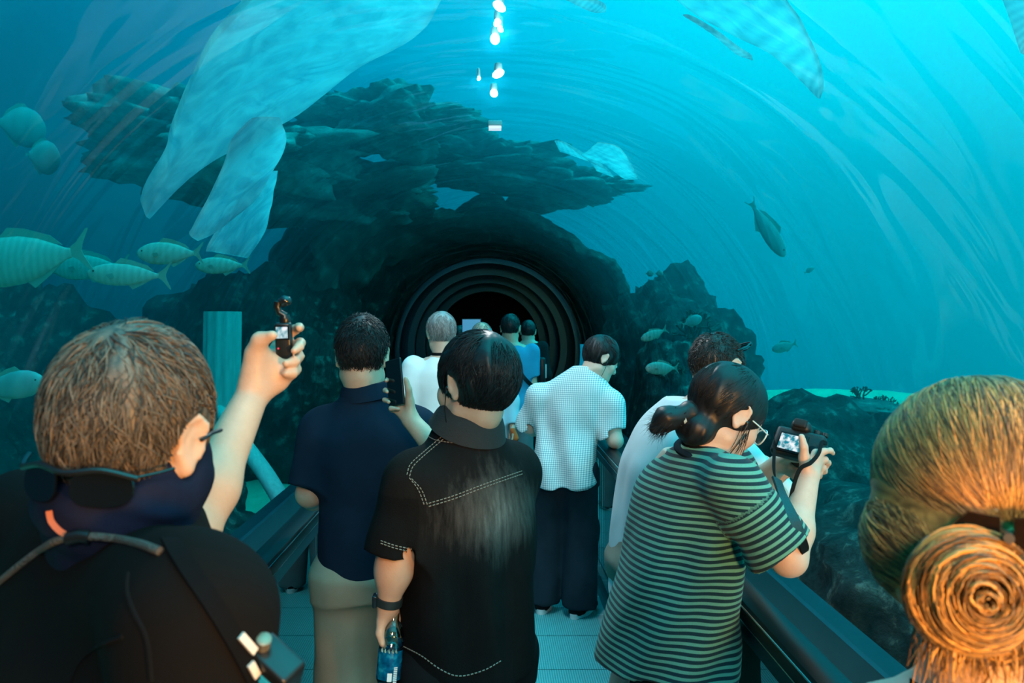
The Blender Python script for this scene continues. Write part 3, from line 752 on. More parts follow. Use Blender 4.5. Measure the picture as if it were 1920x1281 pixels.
# neck gaiter: snood over neck, jaw and the lower back of the head
nav = fabric('navy stretch fabric', (.010, .013, .034), (.006, .008, .022), rough=.7, vs=14.)
f = Field(); p = hdA.p
f.cone(hA.J['neck'] + A(.0, .0, -.028), p(0, -.020, -.085), .078, .072, .03)
f.ell(p(0, .022, -.045), A(.080, .092, .085), hdA.R, .03); f.ell(p(0, -.035, -.07), A(.072, .066, .05), hdA.R, .03)
f.plane(p(0, -.10, -.058), hdA.R @ A(0, -.52, .85), hdA.c, .5, .006); f.plane(p(0, .09, .012), hdA.R @ A(0, .12, 1), hdA.c, .5, .006)
for x in (-1, 1): f.ell(p(x * .098, -.010, -.006), A(.045, .030, .043), hdA.R, .006, 's')
f.post = lambda Q: .0035 * vnoise(np.stack([Q[:, 0] * 14, Q[:, 1] * 14, Q[:, 2] * 70 + Q[:, 0] * 45], 1))
V, Q = f.mesh(.0045); gtr = npmesh('neck_gaiter', V, Q, nav, pA); bG = bvh_of(shA, gtr)
q = onto(bG, bez([(92, 958), (96, 978), (112, 996), (126, 1004)], 8), .004)
if len(q) > 2: m = MB(); ribbon(m, q, .006, .002, A(.3, -.9, .3)); m.build('collar_tag', mat('orange red tag', (.42, .09, .03), .6), pA)
hairA = haircol('greying brown hair', (.19, .145, .105), (.016, .012, .009), .5)
hair_cap(hdA, pA, hairA, t=(.012, .012, .020), n=4800, length=.05, rad=.0015, lift=.009, noise=.005, seed=3, wob=.34, ny=-.10, nz=-.066, ez=-.02, K=6, er=.040, fall=.025)
# sunglasses hung behind the neck
gl = thing('sunglasses', 'black sunglasses worn backwards over the nape of the man in the neck gaiter', 'sunglasses', p(-.03, -.115, -.07))
lens = mat('black lens', (.004, .006, .008), .08, spec=.8); plast = mat('black plastic', (.008, .009, .010), .3)
p_head = p; Rg_ = hdA.R @ np.array(Matrix.Rotation(math.radians(-2), 3, 'Z')); p = lambda x, y, z: hdA.c + Rg_ @ (A(x, y, z + .016) * hdA.k)
X_, Y_, Z_ = Rg_[:, 0], Rg_[:, 1], Rg_[:, 2]
def lens_poly(w, h): return [(w * math.copysign(abs(math.cos(a)) ** .7, math.cos(a)), h * math.copysign(abs(math.sin(a)) ** .8, math.sin(a))) for a in np.linspace(0, 2 * math.pi, 24, endpoint=False)]
for sx in (-1, 1):
    ax = nrm(X_ - sx * Y_ * -.45)
    MB().prism(lens_poly(.030, .019), ax, Z_, p(sx * .036, -.112 + (.012), -.062), -Y_ * .003).build('lens', lens, gl)
m = MB().tube(bez([p(-.068, -.090, -.05), p(-.035, -.106, -.043), p(0, -.114, -.048), p(.035, -.106, -.043), p(.068, -.090, -.05)], 20), .0035, 8); m.build('frame', plast, gl)
for sx in (-1, 1):
    MB().tube(bez([p(sx * .068, -.090, -.048), p(sx * .080, -.072, -.044), p(sx * .088, -.056, -.040)], 12), .0028, 8, flat=.6).build('temple', plast, gl)
# glasses arm hooked over the ear
p = p_head
MB().tube(bez([p(.084, .050, .012), p(.087, .02, .010), p(.090, .004, .008), p(.0895, -.010, .004)], 12), .0024, 8).build('ear_hook', plast, pA)
# lanyard cord
cord_m = mat('grey braided cord', (.075, .065, .058), .8, bump=.8, bscale=260.)
q = onto(bG, bez([(-20, 1108), (30, 1066), (75, 1032), (112, 1012), (160, 1006), (210, 1009), (262, 1020), (300, 1034)], 40), .004)
lan = thing('lanyard', 'grey braided cord round the neck of the man in black, over his collar', 'lanyard', q[len(q) // 2])
MB().tube(q, .0042, 8).build('cord', cord_m, lan)
q2 = onto(bG, [(128, 1010), (150, 1005), (168, 1007)], .005)
MB().tube(q2, .0072, 10).build('knot', plast, lan)
# chest strap and the small action camera clipped to it
st = onto(bA, bez([(318, 1010), (350, 1060), (395, 1125), (432, 1185), (458, 1232), (480, 1278)], 30), .003)
cl = thing('camera_strap', 'black shoulder strap with pale reflective patches down the right shoulder of the man in black', 'strap', st[len(st) // 2])
m = MB(); ribbon(m, st, .016, .003, A(.6, -.7, .35)); m.build('webbing', fabric('black webbing', (.004, .004, .005)), cl)
pal = mat('pale reflective tape', (.70, .62, .56), .35)
for a, b in (((452, 1192), (478, 1222)), ((470, 1245), (482, 1268))):
    q = onto(bA, bez([a, ((a[0] + b[0]) / 2, (a[1] + b[1]) / 2), b], 6), .007)
    if len(q) > 2: m = MB(); ribbon(m, q, .007, .003, A(.6, -.7, .35)); m.build('reflective_patch', pal, cl)
cc = P(511, 1250, .735); ac = thing('action_camera', 'small black action camera clipped to the chest strap of the man in black', 'camera', cc)
Rm = frame(-35, -20, 32)
MB().box(cc, (.052, .030, .040), Rm, .004).build('camera_body', plast, ac)
scr = mat('small teal screen', (.02, .2, .22), .2, emit=(.02, .42, .48), estr=.55)
MB().box(cc + Rm @ A(.004, -.0155, -.003), (.019, .001, .015), Rm).build('screen', scr, ac, smooth=False)
MB().box(cc + Rm @ A(-.017, -.0155, .004), (.013, .001, .013), Rm).build('front_panel', mat('blue panel', (.01, .06, .14), .2), ac, smooth=False)
MB().ball(cc + Rm @ A(-.019, -.0165, .008), .0022, 8).build('indicator_light', mat('white led', (.8, .9, 1), .3, emit=(.8, .9, 1.), estr=3.), ac)
MB().lathe([(.007, 0), (.007, .012), (.005, .013)], cc + Rm @ A(-.014, -.002, .019), Rm[:, 2], 14).build('clamp_screw', mat('worn brass', (.25, .22, .16), .4, metal=.6), ac)
# pocket gimbal camera in the raised hand
gc = P(533, 650, 1.312); Rg = frame(4, -4, -1.5)
pc = thing('pocket_camera', 'slim black handheld gimbal camera with a small lit screen in the raised hand', 'camera', gc - A(0, 0, .04))
G = lambda x, y, z: gc + Rg @ A(x, y, z)
MB().box(G(0, 0, -.004), (.026, .020, .088), Rg, .004).build('grip', plast, pc)
MB().box(G(-.001, -.0105, .024), (.0235, .0012, .024), Rg).build('bezel', lens, pc, smooth=False)
def screen_pic(t, b, tc):
    nz = t.n('ShaderNodeTexNoise', i_Scale=70., i_Detail=3.); t.l(tc, nz.inputs['Vector'])
    c = t.ramp(nz.outputs['Fac'], [(.40, (.0, .22, .30)), (.52, (.55, .75, .8)), (.6, (.95, .97, 1))]); t.l(c, b.inputs['Emission Color']); b.inputs['Emission Strength'].default_value = .95
    b.inputs['Base Color'].default_value = (.02, .02, .02, 1)
SCREEN = mat('lit camera screen', rough=.2, build=screen_pic)
MB().box(G(-.001, -.0115, .024), (.0185, .0012, .0185), Rg).build('screen', SCREEN, pc, smooth=False)
MB().ball(G(-.008, -.0105, -.002), .0017, 8).build('record_button', mat('red button', (.8, .04, .10), .4, emit=(.8, .04, .1), estr=.3), pc)
MB().lathe([(.0055, 0), (.0055, .008), (.004, .0085)], G(-.020, -.003, .018), Rg @ A(0, -.3, 1), 12).tube([G(-.020, -.003, .021), G(-.010, 0, .018)], .004, 8).build('side_knob', plast, pc)
m = MB().lathe([(.0085, 0), (.0095, .006), (.0075, .012)], G(.003, 0, .040), Rg[:, 2], 16).tube([G(.004, 0, .050), G(-.006, .0, .056), G(-.009, 0, .066), G(-.007, 0, .074)], [.006, .0062, .0062, .007], 10)
m.build('gimbal_arm', plast, pc)
MB().lathe([(.0075, -.006), (.0085, -.003), (.0085, .006), (.0070, .008)], G(.001, .002, .074), Rg @ A(.85, .2, .5), 16).ball(G(.004, .002, .075), A(.011, .010, .009), 12, Rg).build('camera_head', mat('black gloss', (.01, .014, .016), .12, spec=.7), pc)

# ================================================================== K: woman with the pinned-up fair hair, right foreground
hdK = Head(P(1845, 948, .86), -27, 4, 0, 1.04)
hK = Hum(.485, .90, -8, 1.50, hdK, spine=[(0, 0, 0), (.8, 0, -.02), (1, 0, 0)], neck=P(1818, 1305, .88), girth=.85, shL=A(.375, .9, 1.15), shR=A(.640, .88, 1.15), elL=A(.35, .83, .93), elR=A(.63, .76, .92), wrR=A(.54, .98, 1.0), wrL=A(.43, 1.02, .98))
f = Field(); hK.body(f, neck=.052)
for n, sg in (('L', 1), ('R', -1)): hand(f, hK.J['wr' + n], hK.R @ A(sg * .05, .35, -1), hK.R @ A(sg, 0, 0), n)
pK = person('woman with fair brown hair pinned in a knot, at the right edge', hK, f, .006, SKIN2)
f = Field(); f.loft(hK.secs([(.46, 0, 0, .19, .13), (.6, 0, 0, .165, .12), (.72, 0, 0, .19, .13), (.77, 0, -.01, .18, .115), (.80, 0, -.01, .14, .09), (.815, 0, -.015, .09, .07)]), .05)
for n in 'LR': sleeve(f, hK.J['sh' + n], hK.J['el' + n], .8, .068, .070)
f.post = folds(hK, .005); V, Q = f.mesh(.008); npmesh('top', V, Q, fabric('dark teal cotton', (.010, .030, .036)), pK)
trousers(hK, fabric('charcoal cloth', (.018, .02, .024)), pK, h=.011); 
k = hdK.k
hairK = haircol('fair brown hair', (.66, .34, .09), (.10, .045, .014), .40)
# the mass of hair swept back and down to the knot
kn = hdK.R.T @ (P(1888, 1010, .752) - hdK.c) / hdK.k
def flowK(p_): return (kn - p_) * A(1, .4, 1.)
f = Field(); f.ell(hdK.p(0, -.012, .028), A(.100, .112, .104) * k, hdK.R, .02); f.ell(hdK.p(0, -.040, -.035), A(.105, .078, .075) * k, hdK.R, .05); f.ell(hdK.p(0, -.075, -.075), A(.070, .048, .06) * k, hdK.R, .05)
f.plane(hdK.p(0, .05, .0), hdK.R @ A(0, 1, -.20), hdK.c, .5, .02); f.plane(hdK.p(0, -.06, -.135), hdK.R @ A(0, .35, -.94), hdK.c, .5, .02)
def postK(Q_):
    L = (Q_ - hdK.c) @ hdK.R / k; ang = np.arctan2(L[:, 0] - kn[0], L[:, 2] - kn[2])
    return .0035 * vnoise(np.stack([ang * 16, L[:, 2] * 6, L[:, 1] * 8], 1))
f.post = postK; V, Q = f.mesh(.006)
V2, Q2 = strands(hdK, 7000, .12, .0011, base=(.102, .114, .106), cen=(0, -.012, .026), lift=.004, hair_ok=lambda p_: (p_[:, 1] < .07), flow=flowK, seed=8, wob=.10, K=9, t0=.001)
V4, Q4 = strands(hdK, 3500, .10, .0010, base=(.113, .086, .083), cen=(0, -.040, -.035), lift=.004, hair_ok=lambda p_: (p_[:, 1] < .035), flow=lambda p_: (A(kn[0] - .02, kn[1], kn[2] - .05) - p_), seed=9, wob=.14, K=9, t0=.001)
V2, Q2 = np.vstack([V2, V4]), np.vstack([Q2, Q4 + len(V2)])
Lk = (V - hdK.c) @ hdK.R / k; angk = np.arctan2(Lk[:, 0] - kn[0], Lk[:, 2] - kn[2]); tk = .42 + .34 * vnoise(np.stack([angk * 22, np.linalg.norm(Lk - kn, axis=1) * 10, 0 * angk], 1))
hrK = npmesh('hair', np.vstack([V, V2]), [Q, Q2 + len(V)], hairK, pK, attr={'tone': np.concatenate([tk, np.repeat(NPR.rand(10500), 27)])})
# the knot: loops of twisted hair, loose ends below
kc = P(1808, 1104, .735); rs = np.random.RandomState(4); Wb = []; Wt_ = []
f = Field(); f.ell(kc + A(0, .012, 0), (.051, .028, .050), None, .02); f.ell(kc + A(.048, .010, .008), (.040, .026, .044), None, .02); f.ell(kc + A(.020, .012, -.030), (.040, .022, .026), None, .02)
def swirl(c, ax, R0, hh, n, arc, seed):
    q_ = np.random.RandomState(seed); ax = nrm(ax); u = nrm(np.cross(ax, (.2, .1, 1))); v_ = np.cross(ax, u)
    locks = q_.rand(40)
    for i in range(n):
        li = q_.randint(40); r = R0 * (.04 + .98 * math.sqrt((li + q_.rand()) / 40)); a0 = q_.rand() * 6.28; L_ = arc * (.6 + .6 * q_.rand()); h_ = hh * math.sqrt(max(.03, 1 - (r / (R0 * 1.06)) ** 2)) + .005 * q_.rand()
        sq = 1 + .10 * math.sin(li * 1.7); o2 = u * .004 * math.sin(li) + v_ * .004 * math.cos(li * 2.)
        Wb.append([c + o2 + r * (1 + .10 * (t - .5)) * (sq * math.cos(a0 + L_ * t) * u + math.sin(a0 + L_ * t) * v_) + ax * h_ * (1 + .10 * math.sin(5 * t + li)) for t in np.linspace(0, 1, 9)]); Wt_.append(np.clip(locks[li] * .8 + .2 * q_.rand(), 0, 1))
swirl(kc, (-.05, -1, .10), .053, .034, 2200, 2.2, 1); swirl(kc + A(.052, .004, .010), (.2, -1, .2), .040, .030, 1200, 2.0, 2); swirl(kc + A(.024, .004, -.030), (.0, -1, -.35), .036, .026, 900, 1.8, 3)
f.post = lambda Q_: .003 * vnoise(Q_ * 55)
V, Q = f.mesh(.005)
for _ in range(420):       # wisps and ends hanging from the knot
    s0 = kc + A(rs.uniform(-.035, .09), rs.uniform(-.02, .015), rs.uniform(-.05, -.01)); d = A(rs.normal() * .010, rs.normal() * .01, -rs.uniform(.025, .065))
    c1 = rs.normal(size=3) * .005; Wb.append([s0 + d * t + c1 * math.sin(t * 3.1) for t in np.linspace(0, 1, 9)]); Wt_.append(rs.rand())
Wb = np.array(Wb).transpose(1, 0, 2); V2, Q2 = tubes(Wb, .0010, True, rs)
knot = npmesh('hair_knot', np.vstack([V, V2]), [Q, Q2 + len(V)], hairK, pK, attr={'tone': np.concatenate([.10 + .1 * vnoise(V * 60), np.repeat(np.array(Wt_), 27)])})
# claw clip
oK = onto(bvh_of(hrK, knot), [(1889, 1006)], .006); oK = oK[0] if oK else P(1888, 1000, .72)
cw = thing('hair_clip', 'dark brown claw clip holding the fair hair knot at the right edge', 'hair clip', hdK.p(.012, -.150, -.05))
clm = mat('dark tortoiseshell', (.006, .004, .003), .2, var=(.015, .007, .004), vscale=60.)
for sx in (-1, 1):
    m = MB(); o_ = oK
    m.prism([(a_ * 1.35, b_ * 1.35) for a_, b_ in [(sx * .004, .012), (sx * .022, .014), (sx * .034, .002), (sx * .036, -.016), (sx * .028, -.03), (sx * .018, -.024), (sx * .012, -.01), (sx * .004, -.004)]], hdK.R[:, 0], hdK.R[:, 2], o_, hdK.R @ A(0, .010, 0))
    for i in range(5):
        b0 = o_ + hdK.R @ A(sx * (.034 - .002 * i), .004, -.004 - .007 * i); m.tube(bez([b0, b0 + hdK.R @ A(sx * .006, .018, -.004), b0 + hdK.R @ A(sx * .001, .034, -.010)], 6), [.0028, .0026, .0026, .0024, .002, .0018, .0012][:7] if False else .0024, 6)
    m.build('jaw', clm, cw)
MB().lathe([(.0045, -.012), (.0045, .012)], oK, hdK.R[:, 1], 12).build('spring', mat('steel', (.4, .4, .4), .3, metal=1.), cw)
# lanyard with red lettering
ln = thing('lanyard', 'black lanyard with red lettering round the neck of the fair-haired woman', 'lanyard', hK.J['neck'])
nb = hK.J['neck']; q = []
for a in np.linspace(math.radians(175), math.radians(365), 30): q.append(nb + A(.068 * math.cos(a), -.01 + .066 * math.sin(a), .028 - .02 * abs(math.cos(a))))
NN = [nrm((x_ - nb) * A(1, 1, 0)) for x_ in q]
m = MB(); ribbon(m, q, .027, .002, np.array(NN)); m.build('band', fabric('black lanyard webbing', (.007, .009, .011)), ln)
red = mat('red print', (.65, .04, .04), .6)
def patch(a0, a1, z0, z1, m):
    pts = []
    for a in np.linspace(a0, a1, 5):
        a = math.radians(a); pts.append((a,))
    V = []
    for (a,) in pts:
        b0 = nb + A(.068 * math.cos(a), -.01 + .066 * math.sin(a), .028 - .02 * abs(math.cos(a))); o_ = nrm((b0 - nb) * A(1, 1, 0)) * .0016
        V += [b0 + o_ + A(0, 0, z0), b0 + o_ + A(0, 0, z1)]
    m.add(V, [(2 * i, 2 * i + 1, 2 * i + 3, 2 * i + 2) for i in range(4)])
m = MB()
for i, a in enumerate((218, 224, 230, 236, 242)): patch(a, a + 4.2, -.008, .007 if i % 2 else .004, m)
patch(251, 255, -.012, .010, m); m.build('lettering', red, ln, smooth=False)
# ================================================================== B: man in the navy polo shirt
hdB = Head(P(679, 668, 2.66), 4, 8, 0, 1.0)
hB = Hum(-.385, 2.66, 4, 1.655, hdB, spine=[(0, 0, 0), (.8, 0, .0), (1, 0, .02)], neck=P(690, 738, 2.66), girth=1.10,
    shL=P(604, 806, 2.66), elL=P(580, 926, 2.62), wrL=P(606, 944, 2.84), shR=P(783, 806, 2.69), elR=P(806, 935, 2.74), wrR=P(770, 930, 2.95))
f = Field(); hB.body(f, neck=.060)
hand(f, hB.J['wrL'], A(.1, .5, -.75), A(.8, .2, .1), 'L', (.5, .6, .4)); hand(f, hB.J['wrR'], A(-.3, .8, .3), A(-.3, -.2, 1), 'R')
pB = person('man in a navy polo shirt and khaki trousers facing away, left of the walkway', hB, f, .0055, SKIN, 'visitors walking ahead')
navy = fabric('navy pique cotton', (.008, .020, .040), (.006, .015, .030), bscale=900.)
f = Field()
f.loft(hB.secs([(.495, 0, 0, .165, .125), (.56, 0, 0, .160, .125), (.64, 0, .0, .155, .120), (.72, 0, 0, .172, .13), (.775, 0, -.005, .175, .122), (.805, 0, -.01, .135, .10), (.83, 0, -.015, .085, .076), (.842, 0, -.015, .068, .066)]), .05)
for n in 'LR': f.cone(hB.J['neck'] + A(0, 0, -.035), hB.J['sh' + n], .060, .060, .06)
sleeve(f, hB.J['shL'], hB.J['elL'], .88, .070, .070); sleeve(f, hB.J['shR'], hB.J['elR'], .88, .070, .068)
f.post = folds(hB, .008, (8., 2.6), 2.)
V, Q = f.mesh(.006); shB = npmesh('polo_shirt', V, Q, navy, pB)
collar('collar', hB, .068, .028, navy, pB, .010)
khaki = fabric('khaki twill', (.38, .31, .22), (.31, .25, .18), vs=5.)
trousers(hB, khaki, pB, (.112, .092, .085), .04, .555, .008, amp=.008)
sole_w = mat('white rubber', (.75, .78, .78), .5); blk_shoe = fabric('black canvas', (.012, .013, .015))
shoes(hB, pB, blk_shoe, sole_w)
hair_cap(hdB, pB, HAIR, t=(.010, .012, .022), n=3400, length=.045, rad=.0013, lift=.014, noise=.003, seed=21, wob=.45, ny=-.095, nz=-.092, K=5, er=.036, fall=.022)

# ================================================================== C: man in the washed black denim shirt
hdC = Head(P(893, 722, 2.02), 42, 2, 3, 1.03)
hC = Hum(-.05, 2.05, 34, 1.62, hdC, spine=[(0, 0, 0), (.8, 0, .0), (1, 0, .02)], neck=P(872, 800, 2.05), girth=1.0,
    shL=P(776, 905, 1.965), elL=P(742, 1045, 1.93), wrL=P(728, 1132, 1.945), shR=P(958, 884, 2.15), elR=P(872, 905, 2.30), wrR=P(772, 790, 2.40))
f = Field(); hC.body(f, neck=.051)
# left hand wrapped round the bottle
W = hC.J['wrL']; bt = P(737, 1172, 1.955); bb = P(727, 1283, 1.935); bd = nrm(bb - bt); br = .0295
sid = A(1, 0, 0); away = A(0, 1, 0)
tp = P(712, 1168, 1.955)
fingers(f, W, [[P(716, 1170, 1.955), P(713, 1190, 1.955), P(716, 1206, 1.945), P(720, 1212, 1.94)],
               [P(722, 1168, 1.975), P(717, 1190, 1.99), P(722, 1208, 2.0), P(728, 1216, 2.0)],
               [P(734, 1166, 1.99), P(738, 1190, 2.005), P(746, 1204, 1.995), P(750, 1210, 1.98)],
               [P(744, 1162, 1.98), P(753, 1180, 1.985), P(757, 1194, 1.975), P(757, 1202, 1.968)]], .0088, .0165)
f.cone(W, P(716, 1165, 1.94), .018, .0125, .014); f.cone(P(716, 1165, 1.94), P(712, 1188, 1.932), .0125, .0108, .006); f.cone(P(712, 1188, 1.932), P(717, 1208, 1.925), .0108, .0082, .005)
# right hand holding the telephone
W = hC.J['wrR']
fingers(f, W, [[P(752, 742, 2.43), P(738, 722, 2.445), P(727, 712, 2.43), P(724, 714, 2.405)],
               [P(748, 752, 2.43), P(732, 735, 2.44), P(722, 732, 2.42), P(726, 735, 2.398)],
               [P(746, 763, 2.425), P(730, 752, 2.435), P(721, 750, 2.415), P(729, 754, 2.392)],
               [P(748, 772, 2.415), P(734, 768, 2.415), P(733, 766, 2.395), P(747, 767, 2.385)]], .0085, .0150)
f.cone(W, P(768, 752, 2.395), .020, .0135, .014); f.cone(P(768, 752, 2.395), P(766, 730, 2.385), .0135, .0105, .008); f.cone(P(766, 730, 2.385), P(761, 711, 2.38), .0105, .008, .005)
pC = person('man in a washed black denim shirt holding up a phone and carrying a bottle', hC, f, .0045, SKIN, 'visitors walking ahead', eyes=True)
def denim(t, b, tc):
    sep = t.n('ShaderNodeSeparateXYZ'); t.l(tc, sep.inputs[0])
    mp = t.n('ShaderNodeMapping'); mp.inputs['Scale'].default_value = (60, 60, 9); t.l(tc, mp.inputs[0])
    nz = t.n('ShaderNodeTexNoise', i_Scale=1., i_Detail=6., i_Roughness=.7); t.l(mp.outputs[0], nz.inputs['Vector'])
    n2 = t.n('ShaderNodeTexNoise', i_Scale=7., i_Detail=4.); t.l(tc, n2.inputs['Vector'])
    at = t.n('ShaderNodeAttribute'); at.attribute_name = 'wear'
    k = t.math('MULTIPLY', t.math('ADD', t.math('MULTIPLY', at.outputs['Fac'], 1.0), t.math('MULTIPLY', n2.outputs['Fac'], .22)), t.math('ADD', t.math('MULTIPLY', nz.outputs['Fac'], 1.1), .25), clamp=True)
    t.l(t.ramp(k, [(.0, (.003, .0033, .0036)), (.35, (.011, .0098, .0095)), (.75, (.095, .080, .070)), (1., (.20, .175, .155))]), b.inputs['Base Color'])
    wv = t.n('ShaderNodeTexNoise', i_Scale=420., i_Detail=2.); t.l(tc, wv.inputs['Vector'])
    bp = t.n('ShaderNodeBump', i_Strength=.4, i_Distance=.003); t.l(wv.outputs['Fac'], bp.inputs['Height']); t.l(bp.outputs[0], b.inputs['Normal'])
DEN = mat('washed black denim', rough=.9, spec=.08, build=denim)
f = Field()
f.loft(hC.secs([(.472, 0, 0, .178, .150), (.53, 0, 0, .178, .150), (.62, 0, 0, .180, .145), (.70, 0, 0, .185, .140), (.765, 0, -.005, .178, .122), (.80, 0, -.01, .130, .10), (.825, 0, -.015, .085, .080), (.838, 0, -.015, .070, .070)]), .05)
for n in 'LR': f.cone(hC.J['neck'] + A(0, 0, -.045), hC.J['sh' + n], .058, .060, .07)
sleeve(f, hC.J['shL'], hC.J['elL'], 1.0, .074, .080); sleeve(f, hC.J['shR'], hC.J['elR'], .80, .078, .078)
fd = folds(hC, .013, (7., 2.4), 5.); hemz = .472 * 1.62
def postC(Q):
    L = (Q - A(hC.X, hC.Y, 0)) @ hC.R; z = L[:, 2]
    dr = np.clip((1.17 - z) / .15, 0, 1) * np.clip((z - .75) / .2, .25, 1)
    pl = .010 * np.sin(L[:, 0] * 50 + 1.5 * vnoise(L * 3)) * dr
    step = .0035 / (1 + np.exp(-(z - 1.198 - .05 * np.abs(L[:, 0])) / .0015))
    hem = np.maximum(0, hemz + .035 * (np.abs(L[:, 0]) / .17) ** 2 - z) * 1.
    return fd(Q) * dr + .004 * vnoise(Q * 14) + pl + hem
f.post = postC
V, Q = f.mesh(.005)
L = (V - A(hC.X, hC.Y, 0)) @ hC.R
sl = np.clip((hC.J['shL'][2] - V[:, 2]) / .1, 0, 1)
wear = .62 * np.exp(-((L[:, 2] - 1.185) / .085) ** 2) * np.exp(-((L[:, 0] - .01) / .14) ** 2) + .20 * np.clip((L[:, 2] - 1.0) / .3, 0, 1) + .10 * np.exp(-((L[:, 0]) / .05) ** 2) + .14 * np.exp(-((L[:, 2] - 1.02) / .22) ** 2)
wear[(V[:, 0] < hC.J['shL'][0] + .02) & (V[:, 2] < 1.24)] *= .25
shC = npmesh('denim_shirt', V, Q, DEN, pC, attr={'wear': wear}); bC = bvh_of(shC)
denim_dark = mat('black denim collar', (.020, .018, .018), .85, bump=.3, bscale=400.)
collar('collar', hC, .066, .036, denim_dark, pC, .022, .018, turn=38)
thread = mat('pale topstitching', (.26, .23, .19), .8)
m = MB()
def stitch(pl, dash=.006, gap=.0035, n=140, lift=.0018, r=.0011):
    q = onto(bC, bez(pl, n), lift)
    if len(q) < 3: return
    q = np.array(q); s_ = np.r_[0, np.cumsum(np.linalg.norm(np.diff(q, axis=0), axis=1))]
    x0 = 0
    while x0 + dash < s_[-1]:
        a, b = [np.array([np.interp(v_, s_, q[:, i]) for i in range(3)]) for v_ in (x0, x0 + dash)]
        if np.linalg.norm(b - a) < dash * 1.6: m.tube([a, (a + b) / 2, b], r, 5)
        x0 += dash + gap
for o_ in (0, 6): stitch([(804, 944 + o_), (850, 930 + o_), (900, 911 + o_), (950, 893 + o_), (982, 882 + o_)])
for o_ in (0, 6): stitch([(801 - o_, 946), (790 - o_, 918), (770 - o_ * .6, 896 - o_ * .2)])
stitch([(768, 893), (775, 874), (800, 850), (838, 818)]); stitch([(763, 890), (770, 870), (796, 846), (834, 814)])
m.build('stitching', thread, shC); m = MB()
for o_ in (0, 5): stitch([(714, 1014 + o_), (740, 1023 + o_), (772, 1030 + o_)])
m.build('stitching', thread, shC); m = MB()
stitch([(793, 812), (820, 826), (868, 830), (912, 818), (944, 800)]); m.build('stitching', thread, shC); m = MB(); stitch([(756, 1212), (790, 1230), (825, 1255), (860, 1268), (905, 1258), (942, 1238)], r=.0014)
m.build('stitching', thread, shC)
trousers(hC, fabric('black cloth', (.010, .011, .012)), pC, (.105, .088, .08), .04, .55, .009); shoes(hC, pC, blk_shoe, sole_w)
hair_cap(hdC, pC, HAIR, t=(.017, .022, .022), n=4200, length=.085, rad=.0014, lift=.007, noise=.005, seed=5, wob=.28, ny=-.108, nz=-.108, ez=-.045, K=7, er=.030, fall=.03, jit=.35, crown=(.01, -.06, .11))
# wired earphone
blk_plast = plast
def earphone(hd, side, drop, name_label, body_pts):
    x = -1 if side == 'L' else 1
    e0 = hd.p(x * .088, .004, -.008)
    r = thing('earphone', name_label, 'earphone', e0)
    MB().ball(e0, .0062 * hd.k, 10).build('earbud', blk_plast, r)
    MB().tube([e0 + hd.R @ A(x * .002, .001, -.002), hd.p(x * .091, .006, -.020)], .0035 * hd.k, 8).build('stem', blk_plast, r)
    MB().tube(bez([hd.p(x * .091, .006, -.020)] + body_pts, 24), .0012, 6).build('wire', blk_plast, r)
earphone(hdC, 'L', 0, 'black wired earphone in the left ear of the man in the denim shirt', [hdC.p(-.088, .012, -.06), hdC.p(-.075, .02, -.11), hC.J['neck'] + hC.R @ A(-.055, .05, .035)])
# telephone
pc_ = P(741, 717, 2.405); dn = nrm(P(745, 757, 2.395) - P(738, 680, 2.42)); rt = nrm(A(.62, -.55, 0)); rt = nrm(rt - dn * rt.dot(dn)); nm = np.cross(dn, rt)
ph = thing('smartphone', 'dark smartphone held upright in the right hand of the man in the denim shirt', 'phone', P(745, 757, 2.395))
Rp = np.stack([rt, nm, -dn], 1)
MB().box(pc_, (.068, .0085, .140), Rp, .004).build('phone_body', black_paint, ph)
MB().box(pc_ + nm * .0046 * (1 if nm[1] < 0 else -1), (.063, .0006, .134), Rp).build('screen', mat('dark phone screen', (.004, .012, .016), .12, spec=.6), ph, smooth=False)
# wrist watch
wt = thing('wristwatch', 'black fitness watch on the left wrist of the man in the denim shirt', 'watch', hC.J['wrL'])
wa = hC.J['wrL'] + (hC.J['elL'] - hC.J['wrL']) * .08; wd = nrm(hC.J['elL'] - hC.J['wrL'])
MB().lathe([(.0305, -.010), (.034, -.0095), (.0345, 0), (.034, .0095), (.0305, .010)], wa, wd, 28).build('strap', mat('dark rubber strap', (.012, .02, .022), .5), wt)
MB().box(wa + A(-.033, -.004, 0), (.012, .030, .030), None, .004).build('watch_case', mat('black glass', (.01, .02, .03), .1), wt)
# bottle
bl = thing('water_bottle', 'clear water bottle with a blue label held low by the man in the denim shirt', 'bottle', bb)
def pet(t, b, tc):
    nt = t.nt; out = nt.nodes['Material Output']; fr = t.n('ShaderNodeFresnel', i_IOR=1.45); gl_ = t.n('ShaderNodeBsdfGlossy', i_Roughness=.06); tr = t.n('ShaderNodeBsdfTransparent'); tr.inputs['Color'].default_value = (.62, .86, .90, 1)
    mx = t.n('ShaderNodeMixShader'); t.l(t.math('ADD', fr.outputs[0], .06), mx.inputs[0]); t.l(tr.outputs[0], mx.inputs[1]); t.l(gl_.outputs[0], mx.inputs[2]); t.l(mx.outputs[0], out.inputs['Surface'])
PET = mat('clear bottle plastic', build=pet)
L_ = np.linalg.norm(bb - bt)
prof = [(.0135, -.030), (.0135, -.012), (.018, -.006), (.0255, .008), (br, .022), (br, .03), (br - .0025, .034), (br, .038), (br, L_ - .012), (br - .004, L_ - .003), (br - .010, L_)]
MB().lathe(prof, bt, bd, 28).build('bottle_shell', PET, bl)
